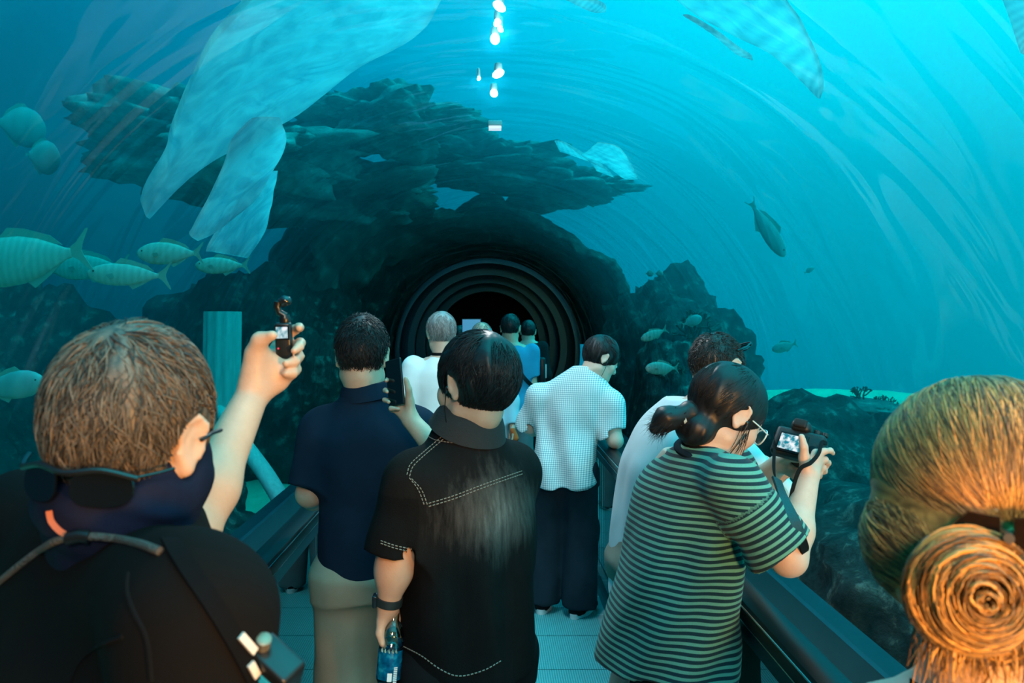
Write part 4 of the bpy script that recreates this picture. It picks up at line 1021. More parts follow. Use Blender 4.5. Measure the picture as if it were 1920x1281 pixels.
def lab(t, b, tc):
    nz = t.n('ShaderNodeTexNoise', i_Scale=45., i_Detail=4.); t.l(tc, nz.inputs['Vector'])
    t.l(t.ramp(nz.outputs['Fac'], [(.35, (.0, .035, .10)), (.55, (.0, .12, .24)), (.7, (.02, .30, .42))]), b.inputs['Base Color'])
MB().lathe([(br + .0004, L_ * .40), (br + .0006, L_ * .40 + .001), (br + .0006, L_ - .016), (br + .0004, L_ - .015)], bt, bd, 28).build('label_sleeve', mat('blue label film', rough=.18, coat=.4, build=lab), bl)
m = MB(); wh = mat('white barcode print', (.75, .80, .82), .5)
ux = nrm(A(1, 0, 0) - bd * bd[0]); uy = nrm(np.cross(ux, bd)); uy = uy * (1 if uy[1] < 0 else -1)
def onb(th, h_, r=br + .0013): return bt + bd * h_ + r * (math.sin(th) * ux + math.cos(th) * uy)
for i in range(9): m.add([onb(.48, L_ * .66 + i * .0042), onb(.48, L_ * .66 + i * .0042 + .0028), onb(.80, L_ * .66 + i * .0042 + .0028), onb(.80, L_ * .66 + i * .0042)], [(0, 1, 2, 3)])
m.add([onb(.0, L_ * .76), onb(.0, L_ * .90), onb(.36, L_ * .90), onb(.36, L_ * .76)], [(0, 1, 2, 3)])
m.build('barcode', wh, bl, smooth=False)
m = MB()
for k_, th in enumerate((-.75, -.45, -.15, .15, .45)): m.tube([onb(th, .052 + .002 * (k_ % 2)), onb(th + .05, .058), onb(th + .1, .050), onb(th + .16, .059)], .0011, 5)
m.build('label_print', mat('pale green print', (.35, .55, .45), .5), bl)

# ================================================================== E: woman in the striped T-shirt
hdE = Head(P(1360, 774, 2.10), -66, 32, 6, 1.0)
hE = Hum(.490, 2.12, -66, 1.58, hdE, spine=[(0, 0, 0), (.5, 0, .0), (.7, 0, .03), (.84, 0, .075), (1, 0, .12)], neck=P(1322, 852, 2.10), girth=.95,
    shR=P(1376, 908, 1.94), elR=P(1478, 1046, 1.915), wrR=P(1516, 893, 2.03), anL=A(.40, 2.24, .08), anR=A(.43, 2.0, .08), hipL=A(.50, 2.18, .79), hipR=A(.50, 2.07, .79), knL=A(.44, 2.22, .44), knR=A(.47, 2.02, .44), shL=P(1370, 880, 2.27), elL=P(1405, 925, 2.36), wrL=P(1462, 868, 2.22))
f = Field(); hE.body(f, neck=.047)
W = hE.J['wrR']
fingers(f, W, [[P(1530, 850, 2.05), P(1546, 846, 2.06), P(1557, 845, 2.075), P(1562, 850, 2.09)],
               [P(1533, 862, 2.06), P(1547, 862, 2.07), P(1553, 868, 2.09), P(1550, 876, 2.11)],
               [P(1531, 872, 2.065), P(1543, 878, 2.08), P(1546, 884, 2.10), P(1540, 888, 2.115)],
               [P(1525, 880, 2.065), P(1535, 888, 2.08), P(1536, 893, 2.095), P(1530, 895, 2.11)]], .0086, .0150)
f.cone(W, P(1508, 860, 2.02), .018, .0135, .014); f.cone(P(1508, 860, 2.02), P(1507, 838, 2.015), .0135, .0105, .008); f.cone(P(1507, 838, 2.015), P(1503, 819, 2.02), .0105, .0085, .005)
W = hE.J['wrL']
fingers(f, W, [[P(1490, 866, 2.19), P(1508, 874, 2.17), P(1520, 880, 2.15), P(1530, 884, 2.14)], [P(1489, 874, 2.185), P(1505, 884, 2.16), P(1517, 890, 2.14), P(1526, 893, 2.13)],
               [P(1486, 881, 2.18), P(1500, 891, 2.15), P(1511, 896, 2.14), P(1518, 899, 2.13)], [P(1481, 886, 2.18), P(1492, 896, 2.16), P(1500, 901, 2.15), P(1506, 903, 2.14)]], .0085, .0150)
f.cone(W, P(1478, 858, 2.15), .016, .012, .012); f.cone(P(1478, 858, 2.15), P(1495, 862, 2.13), .012, .0095, .006)
pE = person('woman in a green and navy striped T-shirt looking down at a camera', hE, f, .0045, SKIN2, eyes=True)
def stripes(t, b, tc):
    at = t.n('ShaderNodeAttribute'); at.attribute_name = 'band'
    fr = t.math('FRACT', at.outputs['Fac']); k = t.ramp(fr, [(.0, (1, 1, 1)), (.40, (1, 1, 1)), (.46, (0, 0, 0)), (.94, (0, 0, 0)), (1., (1, 1, 1))])
    nz = t.n('ShaderNodeTexNoise', i_Scale=220., i_Detail=2.); t.l(tc, nz.inputs['Vector'])
    c = t.mix(k, (.006, .028, .045), (.13, .40, .31)); t.l(t.mix(t.math('MULTIPLY', nz.outputs['Fac'], .25), c, (.02, .08, .08)), b.inputs['Base Color'])
    bp = t.n('ShaderNodeBump', i_Strength=.25, i_Distance=.003); t.l(nz.outputs['Fac'], bp.inputs['Height']); t.l(bp.outputs[0], b.inputs['Normal'])
STR = mat('striped jersey', rough=.9, spec=.2, sheen=.1, build=stripes)
f = Field()
f.loft(hE.secs([(.475, .0, -.005, .208, .180), (.55, 0, -.005, .200, .152), (.64, 0, .0, .190, .138), (.72, 0, .010, .185, .130), (.77, 0, -.005, .172, .112), (.80, 0, -.005, .135, .090), (.822, 0, -.0, .092, .076), (.828, 0, .0, .072, .066)]), .05)
for n in 'LR': f.cone(hE.J['neck'] + A(-.01, 0, -.04), hE.J['sh' + n], .058, .058, .07)
sleeve(f, hE.J['shR'], hE.J['elR'], .86, .066, .080, .035); sleeve(f, hE.J['shL'], hE.J['elL'], .9, .066, .074)
nk = hE.J['neck'] + A(0, 0, .012); nax = nrm(hdE.p(0, -.02, -.07) - hE.J['neck'])
fe = folds(hE, .014, (6., 3.), 9., .9)
def postE(Q):
    L = (Q - A(hE.X, hE.Y, 0)) @ hE.R; k = np.clip((1.25 - L[:, 2]) / .2, .15, 1)
    return fe(Q) * k + .005 * k * np.sin((L[:, 0] * .8 + L[:, 1] * 1.1 - L[:, 2] * .75) * 38 + 2 * vnoise(L * 4))
f.post = postE
V, Q = f.mesh(.005)
d_ = nrm(hE.J['elR'] - hE.J['shR']); v_ = V - hE.J['shR']; tt = v_ @ d_; rad = np.linalg.norm(v_ - np.outer(tt, d_), axis=1)
onsl = (tt > .055) & (rad < .092) & (V[:, 1] < 2.02)
dl = nrm(hE.J['elL'] - hE.J['shL'])
band = V[:, 2] / .0158 + .35 * vnoise(V * 5) + .5 * (V[:, 0] - .5) * 2
band = np.where(onsl, tt / .0158, band)
shE = npmesh('striped_t_shirt', V, Q, STR, pE, attr={'band': band})
rib = fabric('navy ribbing', (.008, .022, .035)); u_ = nrm(np.cross(nax, (0, 1, 0))); w_ = np.cross(nax, u_)
MB().tube([hE.J['neck'] + nax * .014 + A(-.004, 0, 0) + .0655 * (math.cos(a) * u_ + math.sin(a) * w_) for a in np.linspace(0, 2 * math.pi, 36, endpoint=False)], .0135, 10, closed=True, flat=.8).build('neckband', rib, shE)
trousers(hE, fabric('black cotton', (.010, .011, .014)), pE, (.088, .08, .075), .04, .55, .009); shoes(hE, pE, blk_shoe, sole_w)
hair_cap(hdE, pE, HAIR, t=(.014, .020, .016), n=3600, length=.11, rad=.0012, lift=.004, noise=.003, seed=12, wob=.10, ny=-.060, nz=-.150, ey=.022, ez=-.045, extra=lambda f_: f_.ell(hdE.p(0, -.058, -.078), (.060, .052, .050), hdE.R, .03), fall=.06, fy=.088, fz=.050, K=8, er=.026, jit=.3,
    flow=lambda p_: (A(0, -.125, -.085) - p_) * A(1, .5, 1))
tl = hdE.p(0, -.122, -.082); rs = np.random.RandomState(2); Wt = []
f = Field(); tend = tl + A(-.060, 0.0, -.030)
f.cone(hdE.p(0, -.10, -.055), tl, .030, .020, .02); f.cone(tl, tl * .5 + tend * .5 + A(0, 0, .010), .020, .030, .02); f.cone(tl * .5 + tend * .5 + A(0, 0, .010), tend, .030, .014, .02)
f.post = lambda Q_: .0025 * vnoise(Q_ * A(40, 60, 60)); V, Q = f.mesh(.0045)
for _ in range(700):
    a = rs.normal(size=3) * .010; e_ = tend + rs.normal(size=3) * A(.012, .012, .016); md = (tl + tend) / 2 + rs.normal(size=3) * A(.008, .022, .020) + A(0, 0, .012)
    Wt.append([(1 - t) ** 2 * (tl + a) + 2 * t * (1 - t) * md + t * t * e_ for t in np.linspace(0, 1, 7)])
for _ in range(14):       # loose strands before the ear
    s0 = hdE.p(.076, .028 + rs.normal() * .012, -.02 + rs.normal() * .012); e_ = hdE.p(.074 + rs.normal() * .006, .034 + rs.normal() * .016, -.085 - rs.rand() * .035)
    Wt.append([s0 * (1 - t) + e_ * t + hdE.R @ A(.010, -.004, 0) * math.sin(t * 3) for t in np.linspace(0, 1, 7)])
V2, Q2 = tubes(np.array(Wt).transpose(1, 0, 2), .0010, True, rs)
npmesh('ponytail', np.vstack([V, V2]), [Q, Q2 + len(V)], HAIR, pE, attr={'tone': np.concatenate([np.full(len(V), .4), np.repeat(rs.rand(len(Wt)), 21)])})
MB().lathe([(.017, -.008), (.023, -.005), (.024, .003), (.020, .008), (.015, .006)], tl + A(.008, 0, .002), nrm(tend - tl), 18).build('hair_tie', mat('pale hair tie', (.5, .6, .6), .5), pE)
earphone(hdE, 'R', 0, 'black wired earphone in the right ear of the woman in the striped shirt', [hdE.p(.088, .012, -.06), hdE.p(.07, .02, -.12), hE.J['neck'] + A(.06, -.05, -.03)])
# spectacles
gs = thing('eyeglasses', 'clear-rimmed eyeglasses on the woman in the striped shirt', 'glasses', hdE.p(0, .11, 0))
rim = mat('clear acetate rim', (.75, .85, .85), .15, spec=.8)
for x in (-1, 1):
    q = [hdE.p(x * .033 + .026 * math.cos(a), .115 - .012 * abs(math.cos(a)) * (1 if math.cos(a) * x > 0 else 0), -.004 + .022 * math.sin(a)) for a in np.linspace(0, 2 * math.pi, 26, endpoint=False)]
    MB().tube(q, .0019, 8, closed=True).build('rim', rim, gs); MB().add(q, [tuple(range(26))]).build('lens', glassm, gs, smooth=False)
    MB().tube(bez([hdE.p(x * .060, .104, .006), hdE.p(x * .080, .05, .006), hdE.p(x * .083, .005, .008)], 12), .0018, 6).build('temple', rim, gs)
MB().tube(bez([hdE.p(-.008, .116, .004), hdE.p(0, .120, .008), hdE.p(.008, .116, .004)], 8), .0018, 6).build('bridge', rim, gs)
# lanyard at her nape
ln = thing('lanyard', 'black lanyard strap round the neck of the woman in the striped shirt', 'lanyard', hE.J['neck'])
m = MB(); cN = hE.J['neck'] + nax * .034 + A(-.004, 0, 0); q = [cN + .058 * (math.cos(a) * u_ + math.sin(a) * w_) for a in np.linspace(0, 2 * math.pi, 30)]
ribbon(m, q, .020, .0022, np.array([nrm(x_ - cN) for x_ in q])); m.build('band', fabric('black lanyard webbing', (.007, .009, .011)), ln)
# ---- her camera
Cc = P(1497, 836, 2.125); fwd = nrm(A(.42, .66, -.52)); right = nrm(A(.80, -.30, -.30)); right = nrm(right - fwd * right.dot(fwd)); upv = np.cross(right, fwd)
Rc = np.stack([right, fwd, upv], 1); Cp = lambda x, y, z: Cc + Rc @ A(x, y, z)
cm = thing('mirrorless_camera', 'black digital camera with lit screen and lens held by the woman in the striped shirt', 'camera', Cc - A(0, 0, .05))
cam_blk = mat('black camera body', (.010, .012, .013), .45, bump=.15, bscale=500.)
m = MB().box(Cp(0, 0, 0), (.128, .036, .082), Rc, .010).box(Cp(.053, .016, -.004), (.026, .040, .078), Rc, .010); m.build('camera_body', cam_blk, cm)
m = MB().box(Cp(-.005, -.004, .050), (.050, .046, .030), Rc, .010); m.build('viewfinder_hump', cam_blk, cm)
MB().box(Cp(-.005, -.030, .052), (.034, .012, .024), Rc, .005).build('eyecup', mat('black rubber', (.006, .007, .008), .7), cm)
MB().box(Cp(-.012, -.020, -.006), (.076, .006, .058), Rc, .002).build('screen_frame', black_paint, cm)
MB().box(Cp(-.013, -.0238, -.006), (.062, .001, .044), Rc).build('screen', SCREEN, cm, smooth=False)
for nm_, (x, y, z, r, h_) in (('mode_dial', (.036, .0, .042, .010, .010)), ('exposure_dial', (.056, .0, .042, .008, .009))): MB().lathe([(r, 0), (r, h_), (r * .8, h_ + .001)], Cp(x, y, z), upv, 20).build(nm_, cam_blk, cm)
MB().lathe([(.0105, 0), (.0105, .003), (.006, .0035)], Cp(.042, -.0175, -.010), -fwd, 20).build('control_wheel', black_paint, cm)
ln_ = MB().lathe([(.030, .016), (.031, .030), (.034, .032), (.034, .062), (.031, .064), (.031, .078), (.035, .080), (.036, .120), (.033, .122), (.026, .112)], Cc, fwd, 32); ln_.build('lens_barrel', cam_blk, cm)
MB().lathe([(.0345, .0635), (.0352, .066), (.0345, .0685)], Cc, fwd, 32).build('lens_ring', mat('teal metal ring', (.10, .30, .32), .25, metal=.8), cm)  # ring metal is coloured teal
MB().lathe([(.032, .1105), (.020, .1125), (.0, .113)], Cc, fwd, 28).build('front_glass', lens, cm)
# its strap
sm_ = fabric('black strap webbing', (.008, .014, .017)); pad = mat('teal black strap pad', (.008, .040, .050), .45, bump=.2, bscale=300.)
st = thing('neck_strap', 'padded black camera strap looped round the right forearm of the woman in the striped shirt', 'strap', P(1492, 1040, 1.9))
l0 = Cp(-.066, 0, .020); l1 = Cp(.066, .0, .025)
a_ = bez([l0, P(1451, 862, 2.09), P(1452, 890, 2.03), P(1458, 905, 1.97)], 16); m = MB(); ribbon(m, a_, .011, .0022, A(.3, -.9, .1)); m.build('webbing', sm_, st)
b_ = bez([P(1456, 898, 1.975), P(1470, 936, 1.905), P(1490, 978, 1.865), P(1503, 1012, 1.862)], 20); m = MB(); ribbon(m, b_, .027, .006, A(.25, -.95, .2)); m.build('pad', pad, st)
c_ = bez([P(1503, 1012, 1.863), P(1509, 1035, 1.885), P(1500, 1047, 1.93), P(1486, 1042, 1.975), P(1476, 1000, 2.0), P(1478, 960, 2.01)], 26); m = MB(); ribbon(m, c_, .026, .005, A(.5, -.8, -.2)); m.build('pad_end', fabric('black strap lining', (.006, .008, .010)), st)
d_ = bez([P(1478, 962, 2.01), P(1486, 918, 1.99), P(1500, 880, 1.985), P(1520, 868, 1.99), P(1535, 850, 2.02), P(1541, 830, 2.06), l1], 30); m = MB(); ribbon(m, d_, .010, .0022, A(.2, -.95, .2)); m.build('wrist_webbing', sm_, st)
# ================================================================== D: man in the checked shirt, looking down over the rail
hdD = Head(P(1126, 674, 4.56), -74, 30, -4, 1.02)
hD = Hum(.445, 4.56, -22, 1.66, hdD, spine=[(0, 0, 0), (.5, 0, 0), (.7, .03, .02), (.84, .10, .05), (1, .16, .1)], neck=P(1098, 712, 4.56), girth=1.0,
    shL=P(1010, 744, 4.60), elL=P(993, 800, 4.66), wrL=P(1010, 812, 4.88), shR=P(1146, 758, 4.50), elR=P(1153, 826, 4.46), wrR=P(1156, 828, 4.70),
    anL=A(.315, 4.55, .075), anR=A(.515, 4.47, .075))
f = Field(); hD.body(f, neck=.054)
hand(f, hD.J['wrL'], A(.4, .7, -.2), A(.6, -.2, .1), 'L'); hand(f, hD.J['wrR'], A(-.1, .9, -.1), A(0, 0, -1), 'R', (.2, .3, .2))
pD = person('man in a white checked short-sleeved shirt bending his head over the right handrail', hD, f, .006, SKIN2, 'visitors walking ahead', eyes=True)
def gingham(t, b, tc):
    mp = t.n('ShaderNodeMapping'); mp.inputs['Rotation'].default_value = (0, 0, math.radians(22)); t.l(tc, mp.inputs[0])
    s_ = t.n('ShaderNodeSeparateXYZ'); t.l(mp.outputs[0], s_.inputs[0])
    a = t.math('GREATER_THAN', t.math('FRACT', t.math('MULTIPLY', s_.outputs[0], 88.)), .52); c = t.math('GREATER_THAN', t.math('FRACT', t.math('MULTIPLY', s_.outputs[2], 88.)), .52)
    k = t.math('MULTIPLY', t.math('ADD', a, c), .5)
    t.l(t.ramp(k, [(0, (.82, .85, .84)), (.5, (.46, .58, .60)), (1., (.20, .36, .41))]), b.inputs['Base Color'])
GIN = mat('pale checked cotton', rough=.85, spec=.2, build=gingham)
f = Field()
f.loft(hD.secs([(.435, 0, -.01, .208, .168), (.52, 0, -.005, .198, .158), (.62, 0, 0, .180, .125), (.70, 0, 0, .188, .125), (.765, 0, -.005, .185, .115), (.80, .0, -.01, .150, .10), (.83, 0, -.01, .092, .080), (.845, .005, -.005, .070, .068)]), .05)
for n in 'LR': f.cone(hD.J['neck'] + A(0, 0, -.045), hD.J['sh' + n], .058, .060, .06)
sleeve(f, hD.J['shL'], hD.J['elL'], 1.0, .072, .078); sleeve(f, hD.J['shR'], hD.J['elR'], .94, .072, .078)
fd_ = folds(hD, .016, (7., 2.2), 4., .5)
def postD(Q):
    L = (Q - A(hD.X, hD.Y, 0)) @ hD.R; k = np.clip((1.25 - L[:, 2]) / .2, 0.1, 1)
    hem = np.maximum(0, .435 * 1.66 + .03 * (np.abs(L[:, 0]) / .19) ** 2 - L[:, 2])
    return k * (fd_(Q) + .011 * np.sin(L[:, 0] * 36 + L[:, 2] * 9 + 2 * vnoise(L * 3.))) + hem
f.post = postD; V, Q = f.mesh(.006); shD = npmesh('checked_shirt', V, Q, GIN, pD)
collar('collar', hD, .066, .024, GIN, pD, .004, .012, turn=-38)
jean = fabric('dark indigo denim', (.012, .022, .032), (.020, .036, .050), vs=6.)
trousers(hD, jean, pD, (.098, .097, .096), .06, .56, .007, amp=.010)
shoes(hD, pD, fabric('black canvas', (.012, .013, .015)), sole_w)
hair_cap(hdD, pD, HAIR, t=(.014, .016, .022), n=2800, length=.07, rad=.0014, lift=.006, noise=.005, seed=31, wob=.3, ny=-.105, nz=-.075, K=6, er=.030, fz=.035, fy=.10)
earphone(hdD, 'R', 0, 'black wired earphone in the right ear of the man in the checked shirt', [hdD.p(.088, .012, -.06), hdD.p(.06, .02, -.12), hD.J['neck'] + A(.06, -.02, .01)])
ln = thing('lanyard', 'black lanyard with white lettering round the neck of the man in the checked shirt', 'lanyard', hD.J['neck'])
nx = nrm(hdD.p(0, -.02, -.07) - hD.J['neck']); u_ = nrm(np.cross(nx, (0, 1, 0))); w_ = np.cross(nx, u_); cN = hD.J['neck'] + nx * .018
loop = lambda a, r=.070, dz=0.: cN + r * (math.cos(a) * u_ + math.sin(a) * w_) + nx * dz
q = [loop(a) for a in np.linspace(0, 2 * math.pi, 32)]
m = MB(); ribbon(m, q, .020, .0022, np.array([nrm(x_ - cN) for x_ in q])); m.build('band', fabric('black lanyard webbing', (.007, .009, .011)), ln)
m = MB(); scr_dir = [a for a in np.linspace(0, 2 * math.pi, 80) if loop(a)[1] < cN[1] - .03]
for i in range(0, len(scr_dir) - 1, 3):
    a = scr_dir[i]; m.add([loop(a, .0722, -.004), loop(a + .05, .0722, -.004), loop(a + .05, .0722, .004 + .002 * (i % 2)), loop(a, .0722, .004)], [(0, 1, 2, 3)])
m.build('lettering', mat('white print', (.6, .65, .65), .6), ln, smooth=False)

# ================================================================== F: man behind the striped woman, leaning over the rail
hdF = Head(P(1345, 694, 2.76), -52, 22, -6, 1.0)
hF = Hum(.538, 2.76, -84, 1.67, hdF, spine=[(0, 0, 0), (.5, 0, 0), (.7, .0, .05), (.84, .0, .16), (1, .0, .26)], neck=P(1308, 775, 2.76), girth=.95, bd=.72,
    shR=P(1376, 860, 2.60), elR=P(1462, 946, 2.56), wrR=P(1436, 905, 2.46), shL=P(1290, 826, 2.92), elL=P(1350, 905, 2.95), wrL=P(1392, 868, 2.78),
    anL=A(.43, 2.86, .08), anR=A(.46, 2.66, .08))
f = Field(); hF.body(f, neck=.056)
hand(f, hF.J['wrL'], A(.95, -.22, .06), A(.1, .3, -.9), 'L', curls=[(.7, .7, .4), (.5, .6, .4), (.45, .6, .4), (.5, .6, .4)], thumb=[(.020, .018, .006), (.044, .048, .020), (.046, .080, .036), (.034, .104, .044)])
hand(f, hF.J['wrR'], A(.3, -.2, .3), A(.3, .3, -.8), 'R')
pF = person('man in a white T-shirt mostly hidden behind the woman in the striped shirt', hF, f, .006, SKIN2, 'visitors walking ahead')
wht = fabric('white cotton jersey', (.78, .74, .74), (.72, .68, .69), bump=.15)
f = Field()
f.loft(hF.secs([(.425, 0, -.005, .180, .108), (.52, 0, -.005, .176, .106), (.60, 0, -.01, .172, .106), (.70, 0, 0, .180, .118), (.765, 0, -.005, .182, .115), (.80, 0, -.01, .14, .095), (.825, 0, -.01, .09, .075), (.835, 0, -.01, .070, .066)]), .05)
for n in 'LR': f.cone(hF.J['neck'] + A(0, 0, -.045), hF.J['sh' + n], .058, .060, .06)
sleeve(f, hF.J['shR'], hF.J['elR'], .98, .072, .078); sleeve(f, hF.J['shL'], hF.J['elL'], .85, .072, .076)
f.post = folds(hF, .010, (7., 3.), 8., .6); V, Q = f.mesh(.007); npmesh('t_shirt', V, Q, wht, pF)
trousers(hF, fabric('beige chino cloth', (.30, .245, .19), (.25, .20, .155)), pF, (.092, .082, .078), .04, .55, .009); shoes(hF, pF, blk_shoe, sole_w)
hair_cap(hdF, pF, haircol('short dark hair', (.028, .028, .026), (.010, .010, .010), .4), t=(.008, .010, .012), n=2600, length=.028, rad=.0011, lift=.012, noise=.003, seed=41, wob=.6, ny=-.10, nz=-.07, K=5, er=.038)
sg = thing('sunglasses', 'dark sunglasses pushed up on the hair of the man behind the striped shirt', 'sunglasses', hdF.p(0, .06, .11))
for x in (-1, 1):
    o_ = hdF.p(x * .036, .088, .118); ax = nrm(hdF.R @ A(1, -x * .25, 0)); MB().prism(lens_poly(.031, .024), ax, nrm(hdF.R @ A(0, .55, .85)), o_, hdF.R @ A(0, .003, -.002)).build('lens', lens, sg)
    MB().tube(bez([hdF.p(x * .066, .078, .128), hdF.p(x * .086, .02, .085), hdF.p(x * .088, -.03, .055)], 10), .0028, 6).build('temple', plast, sg)
MB().tube(bez([hdF.p(-.066, .078, .128), hdF.p(-.03, .095, .134), hdF.p(0, .098, .130), hdF.p(.03, .095, .134), hdF.p(.066, .078, .128)], 16), .003, 6).build('frame', plast, sg)

# ================================================================== G, H, I, J: people further along
def far_person(label, X, Y, yaw, h, head, shirt_m, leg_m, shirt_name, long=False, skin=SKIN2, girth=1., elbow=None, hair=None, hem=.47, J=None):
    hm = Hum(X, Y, yaw, h, head, girth=girth, **(J or {})); f = Field(); hm.body(f)
    for n, sg in (('L', 1), ('R', -1)): hand(f, hm.J['wr' + n], nrm(hm.J['wr' + n] - hm.J['el' + n]) + A(0, 0, -.2), hm.R @ A(sg, 0, .1), n)
    r = person(label, hm, f, .007, skin, 'visitors walking ahead')
    f = Field(); f.loft(hm.secs([(hem, 0, -.005, .188, .160), (.54, 0, -.005, .180, .150), (.60, 0, 0, .165, .128), (.66, 0, 0, .165, .12), (.74, 0, 0, .178, .122), (.79, 0, -.005, .165, .11), (.815, 0, -.01, .12, .09), (.838, 0, -.012, .074, .07)]), .05)
    for n in 'LR':
        if long:
            f.cone(hm.J['sh' + n], hm.J['el' + n], .066, .055, .04); sleeve(f, hm.J['el' + n], hm.J['wr' + n], .98, .055, .050)
        else: sleeve(f, hm.J['sh' + n], hm.J['el' + n], .85, .070, .074)
    f.post = folds(hm, .008, (7., 2.5), X * 9); V, Q = f.mesh(.008); npmesh(shirt_name, V, Q, shirt_m, r)
    trousers(hm, leg_m, r, (.092, .086, .083), .04, .56, .01); shoes(hm, r, blk_shoe, sole_w); return hm, r
wht2 = fabric('white tee cotton', (.80, .82, .82), (.70, .74, .75), bump=.15)
hdG = Head(P(827, 626, 4.9), 14, 6, 0, 1.03)
hG, pG = far_person('grey-haired man in a white T-shirt walking away in front of the bald man', P(829, 0, 4.9)[0], 4.9, 4, 1.72, hdG, wht2, fabric('blue grey trousers', (.16, .19, .21)), 't_shirt', girth=1.06)
hair_cap(hdG, pG, haircol('silver grey hair', (.36, .38, .38), (.12, .13, .135), .45), t=(.014, .014, .018), n=2200, length=.055, rad=.0016, lift=.008, noise=.005, seed=51, wob=.35, h=.006, ny=-.10, nz=-.08, er=.032)
ln = thing('lanyard', 'dark lanyard round the neck of the grey-haired man in the white T-shirt', 'lanyard', hG.J['neck']); m = MB(); cN = hG.J['neck'] + A(0, 0, .022)
q = [cN + .066 * A(math.cos(a), math.sin(a), 0) for a in np.linspace(0, 2 * math.pi, 26)]; ribbon(m, q, .018, .0022, np.array([nrm(x_ - cN) for x_ in q])); m.build('band', fabric('black lanyard webbing', (.007, .009, .011)), ln)
pale_b = fabric('pale blue cotton', (.36, .56, .64), (.30, .50, .58), bump=.15)
hdH = Head(P(903, 634, 5.8), 4, 4, 0, 1.0); xH = P(905, 0, 5.8)[0]
hH, pH = far_person('balding man in a pale blue long-sleeved shirt walking down the walkway', xH, 5.8, 0, 1.70, hdH, pale_b, fabric('grey cloth', (.12, .14, .15)), 'long_sleeved_shirt', True, SKIN,
    J=dict(shR=P(943, 700, 5.8), elR=P(958, 752, 5.78), wrR=P(961, 797, 5.72)))
hair_cap(hdH, pH, haircol('thin grey hair', (.25, .27, .27), (.12, .13, .13), .5), t=(.004, .005, .003), n=900, length=.03, rad=.0012, lift=.004, noise=.002, seed=52, h=.006, ny=-.10, nz=-.075, er=.034,
    extra=lambda f_: f_.ell(hdH.p(0, -.035, .10), A(.066, .10, .055), hdH.R, .01, 's'), sub=True)
orange = fabric('bright orange cloth', (.75, .13, .03))
op = thing('orange_pouch', 'bright orange pouch in the right hand of the balding man', 'pouch', P(964, 825, 5.70)); f = Field()
f.cone(P(961, 806, 5.69), P(966, 822, 5.68), .020, .026, .02); f.post = lambda Q_: .003 * vnoise(Q_ * 40); V, Q = f.mesh(.005); npmesh('pouch_body', V, Q, orange, op)
MB().tube([P(959, 798, 5.69), P(961, 806, 5.69)], .006, 8).build('strap', orange, op)
tealb = fabric('bright blue cotton', (.035, .30, .48), (.03, .25, .41), bump=.15)
hdI = Head(P(957, 616, 7.0), -6, 2, 0, 1.02); xI = P(962, 0, 7.)[0]
hI, pI = far_person('man in a blue T-shirt with a dark bag strap across his back', xI, 7.0, -3, 1.74, hdI, tealb, fabric('faded grey trousers', (.20, .26, .27)), 't_shirt', False, SKIN, 1.0, J=dict(elR=P(997, 712, 7.0), wrR=P(1003, 752, 6.95)))
hair_cap(hdI, pI, HAIR, t=(.010, .012, .014), n=1200, length=.03, rad=.0014, lift=.006, noise=.003, seed=53, h=.006, ny=-.10, nz=-.078)
bg_ = thing('crossbody_bag', 'dark shoulder bag worn across the back of the man in the blue T-shirt', 'bag', hI.q(.16, .1, .62))
m = MB(); q = [hI.q(-.075, -.085, .832), hI.q(-.03, -.135, .79), hI.q(.04, -.142, .72), hI.q(.11, -.142, .665), hI.q(.185, -.07, .62), hI.q(.215, .02, .60)]
ribbon(m, bez(q, 24), .035, .004, hI.R @ A(.2, -1, .2)); m.build('strap', black_paint, bg_)
MB().box(hI.q(.255, .06, .70), (.06, .15, .24), hI.R, .02).build('bag_body', black_paint, bg_); MB().box(hI.q(.287, .03, .70), (.012, .06, .12), hI.R, .004).build('pale_panel', mat('pale bag panel', (.5, .6, .6), .4), bg_)
hdJ = Head(P(990, 622, 8.6), 0, 0, 0, 1.0); dk = fabric('very dark cloth', (.012, .016, .018))
hJ, pJ = far_person('dark-clothed figure half hidden behind the man in the blue T-shirt', P(992, 0, 8.6)[0], 8.6, 0, 1.72, hdJ, dk, dk, 'jacket', True, girth=.85)
hair_cap(hdJ, pJ, HAIR, t=(.010, .012, .014), n=500, length=.03, rad=.0016, lift=.006, seed=54, h=.007)
# a bright tablet held up further along
tb = thing('tablet', 'pale blue lit tablet screen held up between the two heads far down the tunnel', 'tablet', P(881, 632, 8.2))
hdT = Head(P(862, 632, 8.6), 0, 0, 0, 1.)
MB().box(P(884, 611, 8.2), (.20, .010, .145), None, .004).build('tablet_body', black_paint, tb)
MB().box(P(884, 611, 8.2) + A(0, -.0055, 0), (.185, .001, .13)).build('screen', mat('blue lit screen', (.02, .05, .1), .3, emit=(.05, .30, .52), estr=.8), tb, smooth=False)
hT, pT = far_person('shadowed figure holding up a tablet beyond the grey-haired man', P(864, 0, 8.6)[0], 8.6, 0, 1.70, hdT, dk, dk, 'jacket', True, J=dict(elR=P(892, 690, 8.5), wrR=P(888, 640, 8.27), elL=P(840, 690, 8.5), wrL=P(874, 640, 8.25)))
hair_cap(hdT, pT, HAIR, t=(.010, .012, .014), n=500, length=.03, rad=.0016, lift=.006, seed=55, h=.007)
